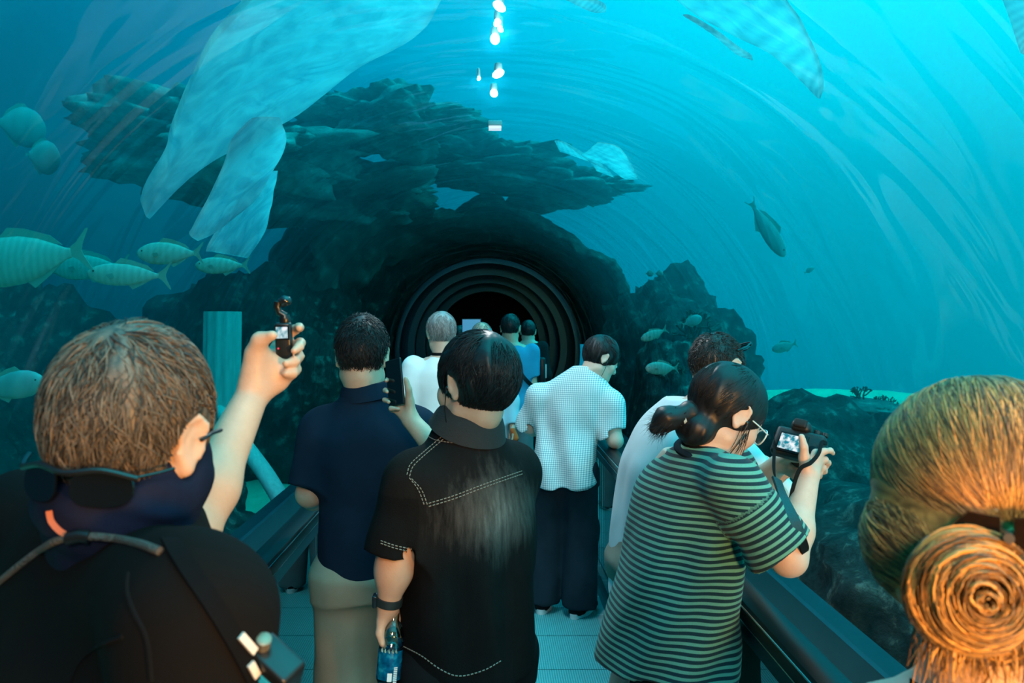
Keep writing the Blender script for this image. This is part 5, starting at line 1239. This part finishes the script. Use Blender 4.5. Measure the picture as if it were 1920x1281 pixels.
# ================================================================== reef, sand, fish
import bmesh
def rock_m(name, c, c2, top, vs=5.):
    def bld(t, b, tc):
        nz = t.n('ShaderNodeTexNoise', i_Scale=vs, i_Detail=8., i_Roughness=.65); t.l(tc, nz.inputs['Vector'])
        c_ = t.ramp(nz.outputs['Fac'], [(.30, c2), (.55, c), (.72, top)]); t.l(c_, b.inputs['Base Color'])
        bp = t.n('ShaderNodeBump', i_Strength=.9, i_Distance=.05); t.l(nz.outputs['Fac'], bp.inputs['Height']); t.l(bp.outputs[0], b.inputs['Normal'])
    return mat(name, c, .9, spec=.1, build=bld)
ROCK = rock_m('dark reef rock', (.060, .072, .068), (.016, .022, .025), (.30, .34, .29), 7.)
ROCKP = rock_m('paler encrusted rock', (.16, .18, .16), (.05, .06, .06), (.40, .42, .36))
SANDM = mat('sea sand', (.80, .86, .58), .95, var=(.58, .64, .42), vscale=9., bump=.4, bscale=25.)
def rock(name, c, r, seed, label, cat, m=ROCK, amp=.34, rough=.12, f0=1.3, sub=5, group=None, cut=None):
    bm = bmesh.new(); bmesh.ops.create_icosphere(bm, subdivisions=sub, radius=1.); V = np.array([v.co for v in bm.verts]); Q = np.array([[v.index for v in f_.verts] for f_ in bm.faces]); bm.free()
    n = fbm(V * f0 + seed * 3.7, 3); n2 = fbm(V * 5.5 + seed, 3); V = V * (1 + amp * n + rough * (np.abs(n2) - .3))[:, None] * np.array(r) + np.array(c)
    x, z = V[:, 0], V[:, 2] - RZ; d = np.hypot(x, z)                       # keep clear of the tunnel
    k = (d < RR + .14) & (z > aBz); s_ = (RR + .14) / np.maximum(d, 1e-3); V[k, 0] *= s_[k]; V[k, 2] = RZ + z[k] * s_[k]
    low = (~k) & (np.abs(V[:, 0]) < xb + .16) & (V[:, 2] > -1) & (V[:, 2] < ZB + .15) ; V[low, 0] = np.sign(c[0]) * (xb + .16)
    o = npmesh(name, V, Q, m); return tag(o, label, cat, group)
aBz = ZB - RZ
# sand on both sides
def seabed(name, x0, x1, y0, y1, zf, label):
    nx_, ny_ = 90, 120; X, Y = np.meshgrid(np.linspace(x0, x1, nx_), np.linspace(y0, y1, ny_), indexing='ij')
    Z = zf(X, Y); V = np.stack([X, Y, Z], -1).reshape(-1, 3); i = np.arange(nx_ - 1)[:, None] * ny_ + np.arange(ny_ - 1)[None]
    Q = np.stack([i, i + ny_, i + ny_ + 1, i + 1], -1).reshape(-1, 4); return struct(npmesh(name, V, Q, SANDM))
N2 = lambda X, Y, s, k: vnoise(np.stack([X * s, Y * s, np.full_like(X, k)], -1))
seabed('ground_left', -10.5, -xb - .14, -1, 22, lambda X, Y: -.42 + .16 * N2(X, Y, .7, 1.) + .03 * N2(X, Y, 4., 2.), '')
seabed('ground_right', xb + .14, 16., -1, 22, lambda X, Y: -.35 + .20 * N2(X, Y, .6, 5.) + .03 * N2(X, Y, 4., 3.) + .95 / (1 + np.exp(-(X - 3.3) * 1.6)) * 1 / (1 + np.exp(-(Y - 6.2) * 1.2)) - 2.4 / (1 + np.exp(-(np.hypot(X, Y) - 14) * .8)), '')
RK = [  # centre, radii, seed, label, material
 ((-3.0, 7.4, -.05), (.62, .5, .62), 1, 'rounded dark boulder on the green sand, right behind the raised forearm', ROCK),
 ((-2.15, 6.55, -.22), (.42, .5, .34), 2, 'dark lumpy boulder half buried in the sand beside the left handrail', ROCK),
 ((-2.15, 5.2, -.30), (.20, .2, .16), 3, 'small dark stone alone on the sand nearest the left handrail', ROCK),
 ((-6.8, 9.5, .3), (1.9, 1.7, 2.5), 4, 'tall dark reef wall at the far left behind the school of pale fish', ROCK),
 ((-4.9, 9.6, .1), (1.3, 1.2, 1.7), 5, 'dark reef block between the pale column and the tall left reef wall', ROCK),
 ((-3.2, 11.4, .8), (1.5, 1.6, 1.8), 6, 'rugged reef slope rising on the left of the dark tunnel mouth', ROCK),
 ((-2.7, 13.6, 1.6), (1.2, 1.6, 2.0), 7, 'high reef shoulder hugging the left of the dark tunnel mouth', ROCK),
 ((-4.4, 4.6, -.15), (1.3, 1.2, .75), 8, 'low wide reef mound at the lower left behind the man in black', ROCKP),
 ((-7.6, 6.6, 3.9), (1.4, 1.6, 1.5), 9, 'overhanging dark reef mass high at the upper left', ROCK),
 ((2.35, 9.6, .35), (.62, .9, 1.05), 10, 'craggy coral-grown rock beyond the man in the checked shirt', ROCK),
 ((3.05, 11.2, .5), (.9, .9, 1.15), 11, 'dark reef head behind the checked man, further from the glass', ROCK),
 ((2.75, 6.3, .02), (.95, .9, .84), 12, 'dark reef ridge directly behind the camera of the striped woman', ROCK),
 ((2.6, 4.4, -.25), (.9, 1.3, .85), 13, 'broad dark rock slope under the right glass, below the camera', ROCK),
 ((4.1, 5.2, -.2), (1.3, 1.0, .66), 14, 'dark rock slope between the camera and the fair-haired woman', ROCK),
 ((2.45, 2.9, -.4), (.50, .8, .55), 15, 'pale-crusted low rock at the foot of the right glass, bottom right', ROCKP),
 ((2.8, 13.2, 1.0), (.9, 1.5, 1.5), 16, 'reef shoulder beside the right of the dark tunnel mouth', ROCK)]
for c, r, sd, lb, m_ in RK: rock('reef_rock', c, r, sd, lb, 'rock', m_, group='reef rocks')
REFR = rock_m('pale refracted band', (.34, .38, .35), (.10, .13, .13), (.62, .66, .60), 6.)  # rock shapes added for the swirling refracted bands in the tunnel ceiling
for c, r, sd, lb in (((-3.1, 9.6, 3.75), (1.25, 1.3, .48), 61, 'hazy refracted band built as rock, high on the left, right of the big ray'), ((-1.35, 10.8, 4.35), (.95, 1.1, .34), 62, 'hazy refracted band built as rock over the crown, left of the small rectangular glare'),
                     ((-.1, 13.2, 4.25), (1.15, 1.2, .32), 63, 'hazy refracted band built as rock straight above the dark tunnel mouth'), ((1.5, 14.0, 4.0), (1.1, 1.2, .3), 64, 'hazy refracted band built as rock above the right of the dark tunnel mouth'), ((-2.3, 12.6, 3.6), (1.2, 1.2, .45), 65, 'hazy refracted band built as rock above the left of the dark tunnel mouth')):
    rock('refracted_band', c, r, sd, lb, 'rock', REFR, .62, .25, 2.1, group='refracted bands')
rock('sand_mound', (4.05, 8.7, .34), (2.0, .9, .58), 31, 'bright sunlit sand mound on the right, beyond the dark ridge', 'sand mound', SANDM, .12, .03)
rock('table_coral', (2.98, 6.7, .90), (.50, .40, .12), 32, 'flat pale table coral on top of the dark ridge behind the camera', 'coral', ROCKP, .2, .1)
rock('plate_coral', (3.66, 6.75, .78), (.36, .30, .10), 33, 'pale green plate coral left of the fair-haired woman', 'coral', mat('pale green coral', (.30, .50, .34), .9, var=(.22, .40, .28), vscale=18., bump=.5, bscale=30.), .15, .08)
# broken rock shell added for the dark refracted bands in the far ceiling
th_, ly_ = np.meshgrid(np.linspace(-1.9, 1.5, 230), np.linspace(math.log(6.0), math.log(20.), 420), indexing='ij'); yv_ = np.exp(ly_); z0_ = np.zeros_like(th_)
wp_ = fbm(np.stack([th_ * 2.2, ly_ * 7, z0_ + 5.], -1), 3)
n1 = fbm(np.stack([th_ * 1.3 + .5 * wp_, ly_ * 7.5 - .6 * wp_, z0_ + 3.], -1), 5) + .62 * fbm(np.stack([th_ * 2.2, ly_ * 40, z0_ + 1.], -1), 3); n2 = fbm(np.stack([th_ * 3, yv_ * 2.2, z0_ + 9.], -1), 4)
lim = np.interp(yv_, [6., 7.5, 10, 13, 16.5, 20], [-1.1, -.50, -.16, .10, .6, 1.6]) - np.clip(th_ - .2, 0, 2) * .85 - np.clip(-th_ - .95, 0, 2) * 2.2 + np.clip(-th_ - .12, 0, 2) * .34 - .55 * np.exp(-(th_ / .22) ** 2) * np.clip((9.5 - yv_) / 3, 0, 1)
lim = lim + np.clip((yv_ - 12.2) / 1.6, 0, 1) * 1.6 - 1.3 * np.exp(-((th_ - .1) / .42) ** 2) * np.clip((13.4 - yv_) / 2.0, 0, 1) + .75 * np.exp(-((th_ + .72) / .42) ** 2) * np.clip((yv_ - 7.4) / 2.5, 0, 1); solid = n1 < lim
grown = solid & (yv_ > 13.8)
for _ in range(900):                    # keep only what hangs together with the shell at the tunnel mouth
    g_ = grown.copy(); g_[1:] |= grown[:-1]; g_[:-1] |= grown[1:]; g_[:, 1:] |= grown[:, :-1]; g_[:, :-1] |= grown[:, 1:]; g_ &= solid
    if (g_ == grown).all(): break
    grown = g_
solid = grown; rr_ = RR + .75 + .30 * (n2 + 1) + .10 * np.clip((yv_ - 6) / 8, 0, 1) * (n1 + 1); kk_ = np.clip((15. - yv_) / 3.4, 0, 1); rr_ = RR + .07 + (rr_ - RR - .07) * kk_
V = np.stack([rr_ * np.sin(th_), yv_, RZ + rr_ * np.cos(th_)], -1).reshape(-1, 3); nn_ = np.stack([np.sin(th_), 0 * th_, np.cos(th_)], -1).reshape(-1, 3)
edge = np.clip((lim - n1) * .5, .01, .22).reshape(-1); k = 420; i = (np.arange(229)[:, None] * k + np.arange(419)[None]).reshape(-1)
q = np.stack([i, i + k, i + k + 1, i + 1], -1); s4 = solid.reshape(-1)[q].all(1); q = q[s4]; Nn = len(V)
V = np.vstack([V, V + nn_ * edge[:, None]]); used = np.unique(np.concatenate([q.ravel(), q.ravel() + Nn])); mp_ = np.full(len(V), -1); mp_[used] = np.arange(len(used))
cnt_ = {}
for f4 in q:
    for a in range(4): e_ = (f4[a], f4[(a + 1) % 4]); cnt_[e_] = 1
side = [(b, a, a + Nn, b + Nn) for (a, b) in cnt_ if (b, a) not in cnt_]
Q = np.vstack([q[:, ::-1], q + Nn, np.array(side)[:, ::-1]])
tag(npmesh('refraction_shell', V[used], mp_[Q], ROCKP), 'broken rocky shell added for refracted bands over the far crown of the tunnel', 'reef')
# pale fluted column, and a reflection in the acrylic built as a leaning strip
colm = mat('pale limestone', (.55, .60, .56), .9, var=(.40, .45, .43), vscale=8., bump=.4, bscale=20., stretch=(4, 4, .5))
pr = []
c0 = P(412, 700, 7.6); 
for a in np.linspace(0, 2 * math.pi, 72, endpoint=False): rr2 = .17 * (1 + .05 * math.cos(a * 12)); pr.append((rr2 * math.cos(a), rr2 * math.sin(a)))
tag(MB().prism(pr, A(1, 0, 0), A(0, 1, 0), A(c0[0], c0[1], -.45), A(.03, 0, 2.2)).build('stone_shaft', colm), 'pale fluted stone column standing in the tank behind the raised hand', 'column')
s0, s1 = P(455, 830, 7.2), P(545, 968, 6.6)
tag(MB().tube(bez([s0 + (s0 - s1) * .5, s0, (s0 + s1) / 2 + A(0, 0, .03), s1], 16), [.05] * 4 + [.09] * 8 + [.11] * 20 if False else .095, 14, flat=.7).build('reflected_strip', colm), 'pale reflection built as a strip leaning down to the sand beside the left rail', 'reflection')
# branching corals
def coral(c, h_, n, seed, label, m, spread=.5):
    rs = np.random.RandomState(seed); mb = MB()
    def grow(p, d, L, r, dep):
        e = p + d * L; mid = (p + e) / 2 + rs.normal(size=3) * L * .08; mb.tube(bez([p, mid, e], 4), np.linspace(r, r * .75, 5) if len(bez([p, mid, e], 4)) == 5 else r, 6)
        if dep:
            for _ in range(3): grow(e, nrm(d + rs.normal(size=3) * spread), L * .68, r * .72, dep - 1)
    for _ in range(n): grow(np.array(c, float), nrm(A(rs.normal() * .5, rs.normal() * .5, 1)), h_ * .42, h_ * .06, 3)
    tag(mb.build('branching_coral', m), label, 'coral', 'branching corals')
coralm = mat('brown branching coral', (.10, .11, .085), .9, var=(.05, .06, .05), vscale=20.)
coral((2.3, 9.3, 1.25), .55, 3, 1, 'bushy branching coral on the craggy rock beyond the checked man', coralm)
coral((2.05, 9.0, .85), .4, 3, 2, 'low branching coral on the near flank of the craggy rock', coralm)
coral((3.35, 6.72, .88), .16, 4, 3, 'tiny branching coral on the left of the plate coral', coralm); coral((3.70, 6.72, .88), .15, 4, 4, 'tiny branching coral on the right of the plate coral', coralm)
coral((3.12, 6.65, .98), .14, 4, 5, 'small branching coral at the right end of the table coral', coralm)
# ---- fish
def fish_mat(name, c, c2, stripes=0.):
    def bld(t, b, tc):
        w_ = t.n('ShaderNodeTexWave', i_Scale=stripes or 8., i_Distortion=2.); w_.bands_direction = 'X'; t.l(tc, w_.inputs['Vector'])
        nz = t.n('ShaderNodeTexNoise', i_Scale=30.); t.l(tc, nz.inputs['Vector'])
        t.l(t.mix(t.math('MULTIPLY', w_.outputs['Fac'], t.math('MULTIPLY', nz.outputs['Fac'], 1.2)), c2, c), b.inputs['Base Color'])
    return mat(name, c, .4, build=bld)
SIL = fish_mat('silver barred fish skin', (.42, .52, .44), (.30, .39, .33)); PAL = fish_mat('pale fish skin', (.34, .40, .38), (.26, .32, .31), 3.); ZEB = fish_mat('black banded fish skin', (.7, .8, .75), (.01, .015, .02), 30.)
finm = mat('fish fin membrane', (.22, .32, .26), .5); eyem = mat('fish eye', (.01, .012, .014), .2)
def fish(px, py, Y, Lp, label, m=SIL, face=-1, deep=.34, turn=0., tilt=0., group='silver fish', tail=1.):
    """Lp: length as seen; face -1 swims to the left"""
    L = Lp / F * Y; c = P(px, py, Y); Rf = frame(turn, 0, 0) @ np.array(Matrix.Rotation(math.radians(tilt), 3, 'Y')); r = thing('fish', label, 'fish', c, group)
    T = lambda x, y, z: c + Rf @ A(face * x * L, y * L, z * L)
    xs = np.array([.5, .485, .45, .38, .28, .15, 0, -.15, -.28, -.36, -.40]); hs = deep / 2 * np.array([.06, .26, .48, .72, .92, 1, .96, .76, .46, .24, .20]); ws = hs * np.array([.9, .8, .62, .52, .46, .43, .40, .36, .32, .3, .26])
    n = 18; V = [T(x, w_ * math.sin(a), h_ * math.cos(a) + (-.01)) for x, h_, w_ in zip(xs, hs, ws) for a in np.linspace(0, 2 * math.pi, n, endpoint=False)]
    Fs = [(i * n + a, i * n + (a + 1) % n, (i + 1) * n + (a + 1) % n, (i + 1) * n + a) for i in range(len(xs) - 1) for a in range(n)] + [tuple(range(n)), tuple(range((len(xs) - 1) * n, len(xs) * n))]
    MB().add(V, Fs).build('body', m, r)
    def fin(name, pl, th=.006): MB().prism([(face * x * L, z * L) for x, z in pl], Rf[:, 0], Rf[:, 2], c - Rf[:, 1] * th * L / 2, Rf[:, 1] * th * L).build(name, finm, r, smooth=False)
    fin('tail_fin', [(-.385, .03), (-.45, .07 * tail), (-.54, .17 * tail), (-.56, .17 * tail), (-.50, .05), (-.485, 0), (-.50, -.05), (-.56, -.17 * tail), (-.54, -.17 * tail), (-.45, -.07 * tail), (-.385, -.03)])
    d2 = deep / 2
    fin('dorsal_fin', [(.16, d2 * .93), (.08, d2 + .06), (-.05, d2 + .035), (-.25, d2 * .62 + .03), (-.34, d2 * .32), (-.2, d2 * .55), (0, d2 * .90)])
    fin('anal_fin', [(-.02, -d2 * .93), (-.08, -d2 - .05), (-.22, -d2 * .7 - .02), (-.33, -d2 * .34), (-.2, -d2 * .58)])
    for s_ in (-1, 1): MB().ball(T(.40, s_ * ws[3] * .82, .025), .016 * L, 8).build('eye', eyem, r)
    for s_ in (-1, 1): MB().prism([(0, 0), (-face * .10 * L, .02 * L), (-face * .13 * L, -.03 * L), (-face * .06 * L, -.05 * L)], Rf @ A(.95, s_ * .3, 0), Rf[:, 2], T(.24, s_ * ws[4] * .95, -.02), Rf[:, 1] * .004 * L).build('pectoral_fin', finm, r, smooth=False)
    return r
fish(40, 485, 4.6, 235, 'largest silver fish, cut by the left edge of the view', face=-1, deep=.40, tilt=-8)
fish(316, 474, 4.9, 118, 'plump pale silver fish swimming left, highest of the school on the left', face=-1, deep=.36)
fish(238, 514, 4.7, 150, 'slender silver fish swimming left with a forked tail, lowest of the school', face=-1, deep=.28, tilt=2)
fish(415, 497, 5.4, 98, 'silver fish swimming left nearest the raised pocket camera', face=-1, deep=.32)
fish(165, 500, 7.2, 140, 'dim hazy fish just behind the two nearest silver fish', face=-1, deep=.34)
fish(22, 722, 4.4, 125, 'pale fish swimming right beside the grey-brown head of the man in black', PAL, face=1, deep=.42, tilt=-8, tail=.6)
fish(38, 236, 9.5, 90, 'dim round fish at the upper left, the higher of two', PAL, face=1, deep=.85, turn=55, tail=.5)
fish(80, 294, 9.5, 62, 'dim round fish at the upper left, the lower of two', PAL, face=1, deep=1.05, turn=55, tail=.5)
fish(1225, 627, 8.6, 52, 'small barred fish over the reef beside the checked man', face=-1, deep=.34, tilt=-22)
fish(1298, 602, 8.0, 38, 'small pale deep-bodied fish above the man with sunglasses on his head', PAL, face=1, deep=.52, tilt=-22)
fish(1470, 650, 8.5, 46, 'faint pale fish over the ridge, right of the sunglasses', PAL, face=-1, deep=.42, tilt=-15)
fish(1240, 690, 8.2, 60, 'pale fish low over the coral head beyond the checked man', face=-1, deep=.40)
fish(1440, 430, 8.6, 120, 'faint long fish diving through the open water on the right', PAL, face=1, deep=.26, tilt=58, tail=.5)
fish(1517, 507, 9., 20, 'tiny fish alone in the open water at the right', PAL, face=1, deep=.4, tilt=-30)
fish(1218, 513, 9., 15, 'tiny black-banded fish, left of the pair in mid water', ZEB, face=1, deep=.75); fish(1236, 513, 9., 15, 'tiny black-banded fish, right of the pair in mid water', ZEB, face=1, deep=.75)
# ---- rays gliding over the crown of the tunnel
def cyl(px, py, R=RR + .05):
    dx, dz = (px - VX) / F, -(py - VY) / F; a = dx * dx + dz * dz; b = 2 * dz * (H - RZ); c = (H - RZ) ** 2 - R * R
    t = (-b + math.sqrt(b * b - 4 * a * c)) / (2 * a); return math.atan2(dx * t, H + dz * t - RZ), t
def raymat(name, c, c2, ribs):
    def bld(t, b, tc):
        nt = t.nt; out = nt.nodes['Material Output']; at = t.n('ShaderNodeAttribute'); at.attribute_name = 'rib'
        nz = t.n('ShaderNodeTexNoise', i_Scale=5., i_Detail=5., i_Distortion=2.); t.l(tc, nz.inputs['Vector'])
        w_ = t.math('SINE', t.math('MULTIPLY', at.outputs['Fac'], ribs))
        k = t.math('ADD', t.math('MULTIPLY', w_, .07), nz.outputs['Fac']); cc_ = t.ramp(k, [(.30, c2), (.62, c)]); t.l(cc_, b.inputs['Base Color'])
        tl_ = t.n('ShaderNodeBsdfTranslucent'); t.l(cc_, tl_.inputs['Color']); mx = t.n('ShaderNodeMixShader'); mx.inputs[0].default_value = .8; t.l(b.outputs[0], mx.inputs[1]); t.l(tl_.outputs[0], mx.inputs[2]); tp = t.n('ShaderNodeBsdfTransparent'); m2 = t.n('ShaderNodeMixShader'); m2.inputs[0].default_value = .30; t.l(mx.outputs[0], m2.inputs[1]); t.l(tp.outputs[0], m2.inputs[2]); t.l(m2.outputs[0], out.inputs['Surface'])
    return mat(name, c, .5, build=bld)
RAYB = raymat('smooth pale ray underside', (.72, .93, .94), (.26, .56, .66), 0.)
RAYM = raymat('pale ray underside', (.80, .95, .95), (.30, .56, .64), 60.)
def wing(name, Lp, Rp, thick, m, parent, gap=.05, n=30):
    L = bez([cyl(*p) for p in Lp], 40); R = bez([cyl(*p) for p in Rp], 40); k = min(len(L), len(R)); L = L[np.linspace(0, len(L) - 1, k).astype(int)]; R = R[np.linspace(0, len(R) - 1, k).astype(int)]
    s = np.linspace(0, 1, n); G = L[:, None] * (1 - s)[None, :, None] + R[:, None] * s[None, :, None]
    prof = np.sqrt(np.clip(1 - (2 * s - 1) ** 2, 0, 1))[None] * np.sqrt(np.clip(1 - (2 * np.linspace(0, 1, k) - 1) ** 8, 0, 1))[:, None]
    wav = .012 * vnoise(np.stack([G[..., 0] * 6, G[..., 1] * 6, 0 * G[..., 0]], -1)); V = []
    for sg in (0, 1):
        r_ = RR + gap + wav + (thick * prof * .35 * (1 - sg) * -.25 + sg * thick * prof + .004 * sg)
        V.append(np.stack([r_ * np.sin(G[..., 0]), G[..., 1], RZ + r_ * np.cos(G[..., 0])], -1).reshape(-1, 3))
    i = (np.arange(k - 1)[:, None] * n + np.arange(n - 1)[None]).reshape(-1); q = np.stack([i, i + 1, i + n + 1, i + n], -1); N_ = k * n
    bd_ = list(range(n)) + [j * n + n - 1 for j in range(1, k)] + list(range(k * n - 2, (k - 1) * n - 1, -1)) + [j * n for j in range(k - 2, 0, -1)]
    sd = np.array([(a, b, b + N_, a + N_) for a, b in zip(bd_, bd_[1:] + bd_[:1])])
    rib = np.tile(np.repeat(np.arange(k) / k, n), 2) + .15 * np.tile(np.tile(s, k), 2)
    return npmesh(name, np.vstack(V), np.vstack([q, q[:, ::-1] + N_, sd[:, ::-1]]), m, parent, attr={'rib': rib})
rt_ = thing('stingray', 'large pale ray gliding over the tunnel crown at the upper left', 'ray', (-.7, 3.0, 2.7))
wing('body_disc', [(560, -90), (470, 0), (395, 95), (352, 180), (328, 255), (322, 300), (305, 350), (276, 408)], [(860, -90), (826, 5), (775, 78), (660, 140), (560, 215), (470, 262), (400, 300), (282, 412)], .11, RAYB, rt_)
wing('pelvic_fin', [(470, 214), (428, 256), (416, 300), (388, 366), (360, 425), (352, 440)], [(520, 214), (532, 262), (500, 330), (470, 375), (410, 424), (362, 446)], .05, RAYB, rt_, .03)
wing('pelvic_lobe', [(455, 330), (440, 380), (408, 430), (384, 470)], [(520, 320), (510, 385), (492, 440), (462, 482)], .04, RAYB, rt_, .045)
r2 = thing('stingray', 'pale ribbed ray wing sweeping over the crown at the upper right', 'ray', (.9, 2.6, 2.6))
wing('wing', [(1230, -40), (1300, 28), (1372, 72), (1440, 104), (1495, 150), (1530, 186)], [(1560, -60), (1470, -10), (1500, 50), (1520, 100), (1532, 145), (1535, 188)], .04, RAYM, r2)
wing('wing_fringe', [(1284, 20), (1330, 48), (1380, 84), (1412, 104)], [(1288, 24), (1336, 58), (1382, 94), (1414, 108)], .012, RAYM, r2, .03)
r3 = thing('stingray', 'pale ray wing tip entering at the top right corner', 'ray', (1.4, 2., 2.2)); wing('wing', [(1850, -60), (1878, 0), (1900, 50), (1918, 95)], [(1960, -60), (1945, 0), (1935, 50), (1925, 98)], .03, RAYM, r3)
for k, (Lp, Rp, lb) in enumerate(((([(1040, 262), (1060, 268), (1100, 300), (1118, 322)], [(1050, 285), (1090, 300), (1130, 318), (1150, 335)], 'small bright ray just right of the tunnel crown')),
    ([(1120, 268), (1160, 280), (1188, 318), (1196, 336)], [(1090, 290), (1130, 310), (1165, 336), (1190, 340)], 'bright little ray with a pale tail right of the crown'),
    ([(1050, -10), (1085, 2), (1120, 10), (1136, 20)], [(1060, 4), (1090, 18), (1115, 26), (1134, 25)], 'slim pale fish shape at the very top centre'))):
    g = thing('stingray', lb, 'ray', P(*Lp[0], cyl(*Lp[0])[1])); wing('wing', Lp, Rp, .02, RAYM, g)
# ---- glowing beads added for white glare on the crown, with a spot light each
glare_back = black_paint
GLARE = mat('crown glare bead', (.9, .9, .9), .2, emit=(1., .93, .95), estr=9.)
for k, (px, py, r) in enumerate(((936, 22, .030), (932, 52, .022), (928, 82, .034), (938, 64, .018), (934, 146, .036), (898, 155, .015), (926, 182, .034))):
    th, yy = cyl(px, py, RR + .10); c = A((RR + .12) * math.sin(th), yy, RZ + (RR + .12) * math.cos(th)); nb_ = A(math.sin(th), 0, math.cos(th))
    l_ = thing('crown_glare', 'small white glare spot on the tunnel crown, %s below the top edge' % ('first', 'second', 'fourth', 'third', 'fifth', 'sixth (leftmost)', 'last')[k], 'glare', c, 'glare on the crown')
    sl = bpy.data.lights.new('crown_light', 'SPOT'); sl.energy = 15; sl.color = (1., .92, .90); sl.spot_size = math.radians(150); sl.spot_blend = .6; sl.shadow_soft_size = .05; so = bpy.data.objects.new('crown_light', sl); COL.objects.link(so); so.location = tuple(c - nb_ * .012)
    MB().ball(c, (r * .62, r * 1.5, r * .5), 14, frame(0, 0, math.degrees(th)) @ frame((k * 37) % 50 - 25)).build('lens', GLARE, l_)
    MB().lathe([(r * .5, .012), (r * .6, .02), (r * .5, .05), (r * .2, .055)], c, nb_, 18).build('glare_back', mat('pale glare backing', (.5, .6, .62), .4), l_)
pl_ = thing('crown_glare_panel', 'small pale rectangular glare on the crown, nearest the dark tunnel mouth', 'glare', P(929, 238, 4.5)); th, yy = cyl(929, 238, RR + .06)
MB().box((0.045, yy, RZ + RR + .05), (.075, .07, .012)).build('lens', mat('pale glare panel', (.8, .8, .8), .3, emit=(.75, .80, .9), estr=1.1), pl_, smooth=False); MB().box((.045, yy, RZ + RR + .075), (.085, .08, .03), None, .006).build('glare_back', mat('pale glare backing', (.5, .6, .62), .4), pl_)  # glowing box added for a rectangular highlight on the acrylic
# ================================================================== light: daylight through the water, lamps of the entrance hall
def area(name, loc, target, size, power, col, spread=None):
    L = bpy.data.lights.new(name, 'AREA'); L.size = size; L.energy = power; L.color = col
    if spread: L.spread = math.radians(spread)
    o = bpy.data.objects.new(name, L); COL.objects.link(o); o.location = loc
    o.rotation_euler = (Vector(target) - Vector(loc)).to_track_quat('-Z', 'Y').to_euler(); return o
area('hall_lamp_warm', (.95, -.45, 1.30), (.35, 1.2, 1.35), .25, 52, (1., .42, .07))
area('hall_lamp_white', (.45, -2.3, 2.9), (0, 4, .9), .8, 95, (1., .84, .68))
S = bpy.data.lights.new('daylight', 'SUN'); S.energy = 1.9; S.angle = math.radians(50); S.color = (.12, .86, 1.)
so = bpy.data.objects.new('daylight', S); COL.objects.link(so); so.rotation_euler = Vector((-.35, .15, -1)).to_track_quat('-Z', 'Y').to_euler()
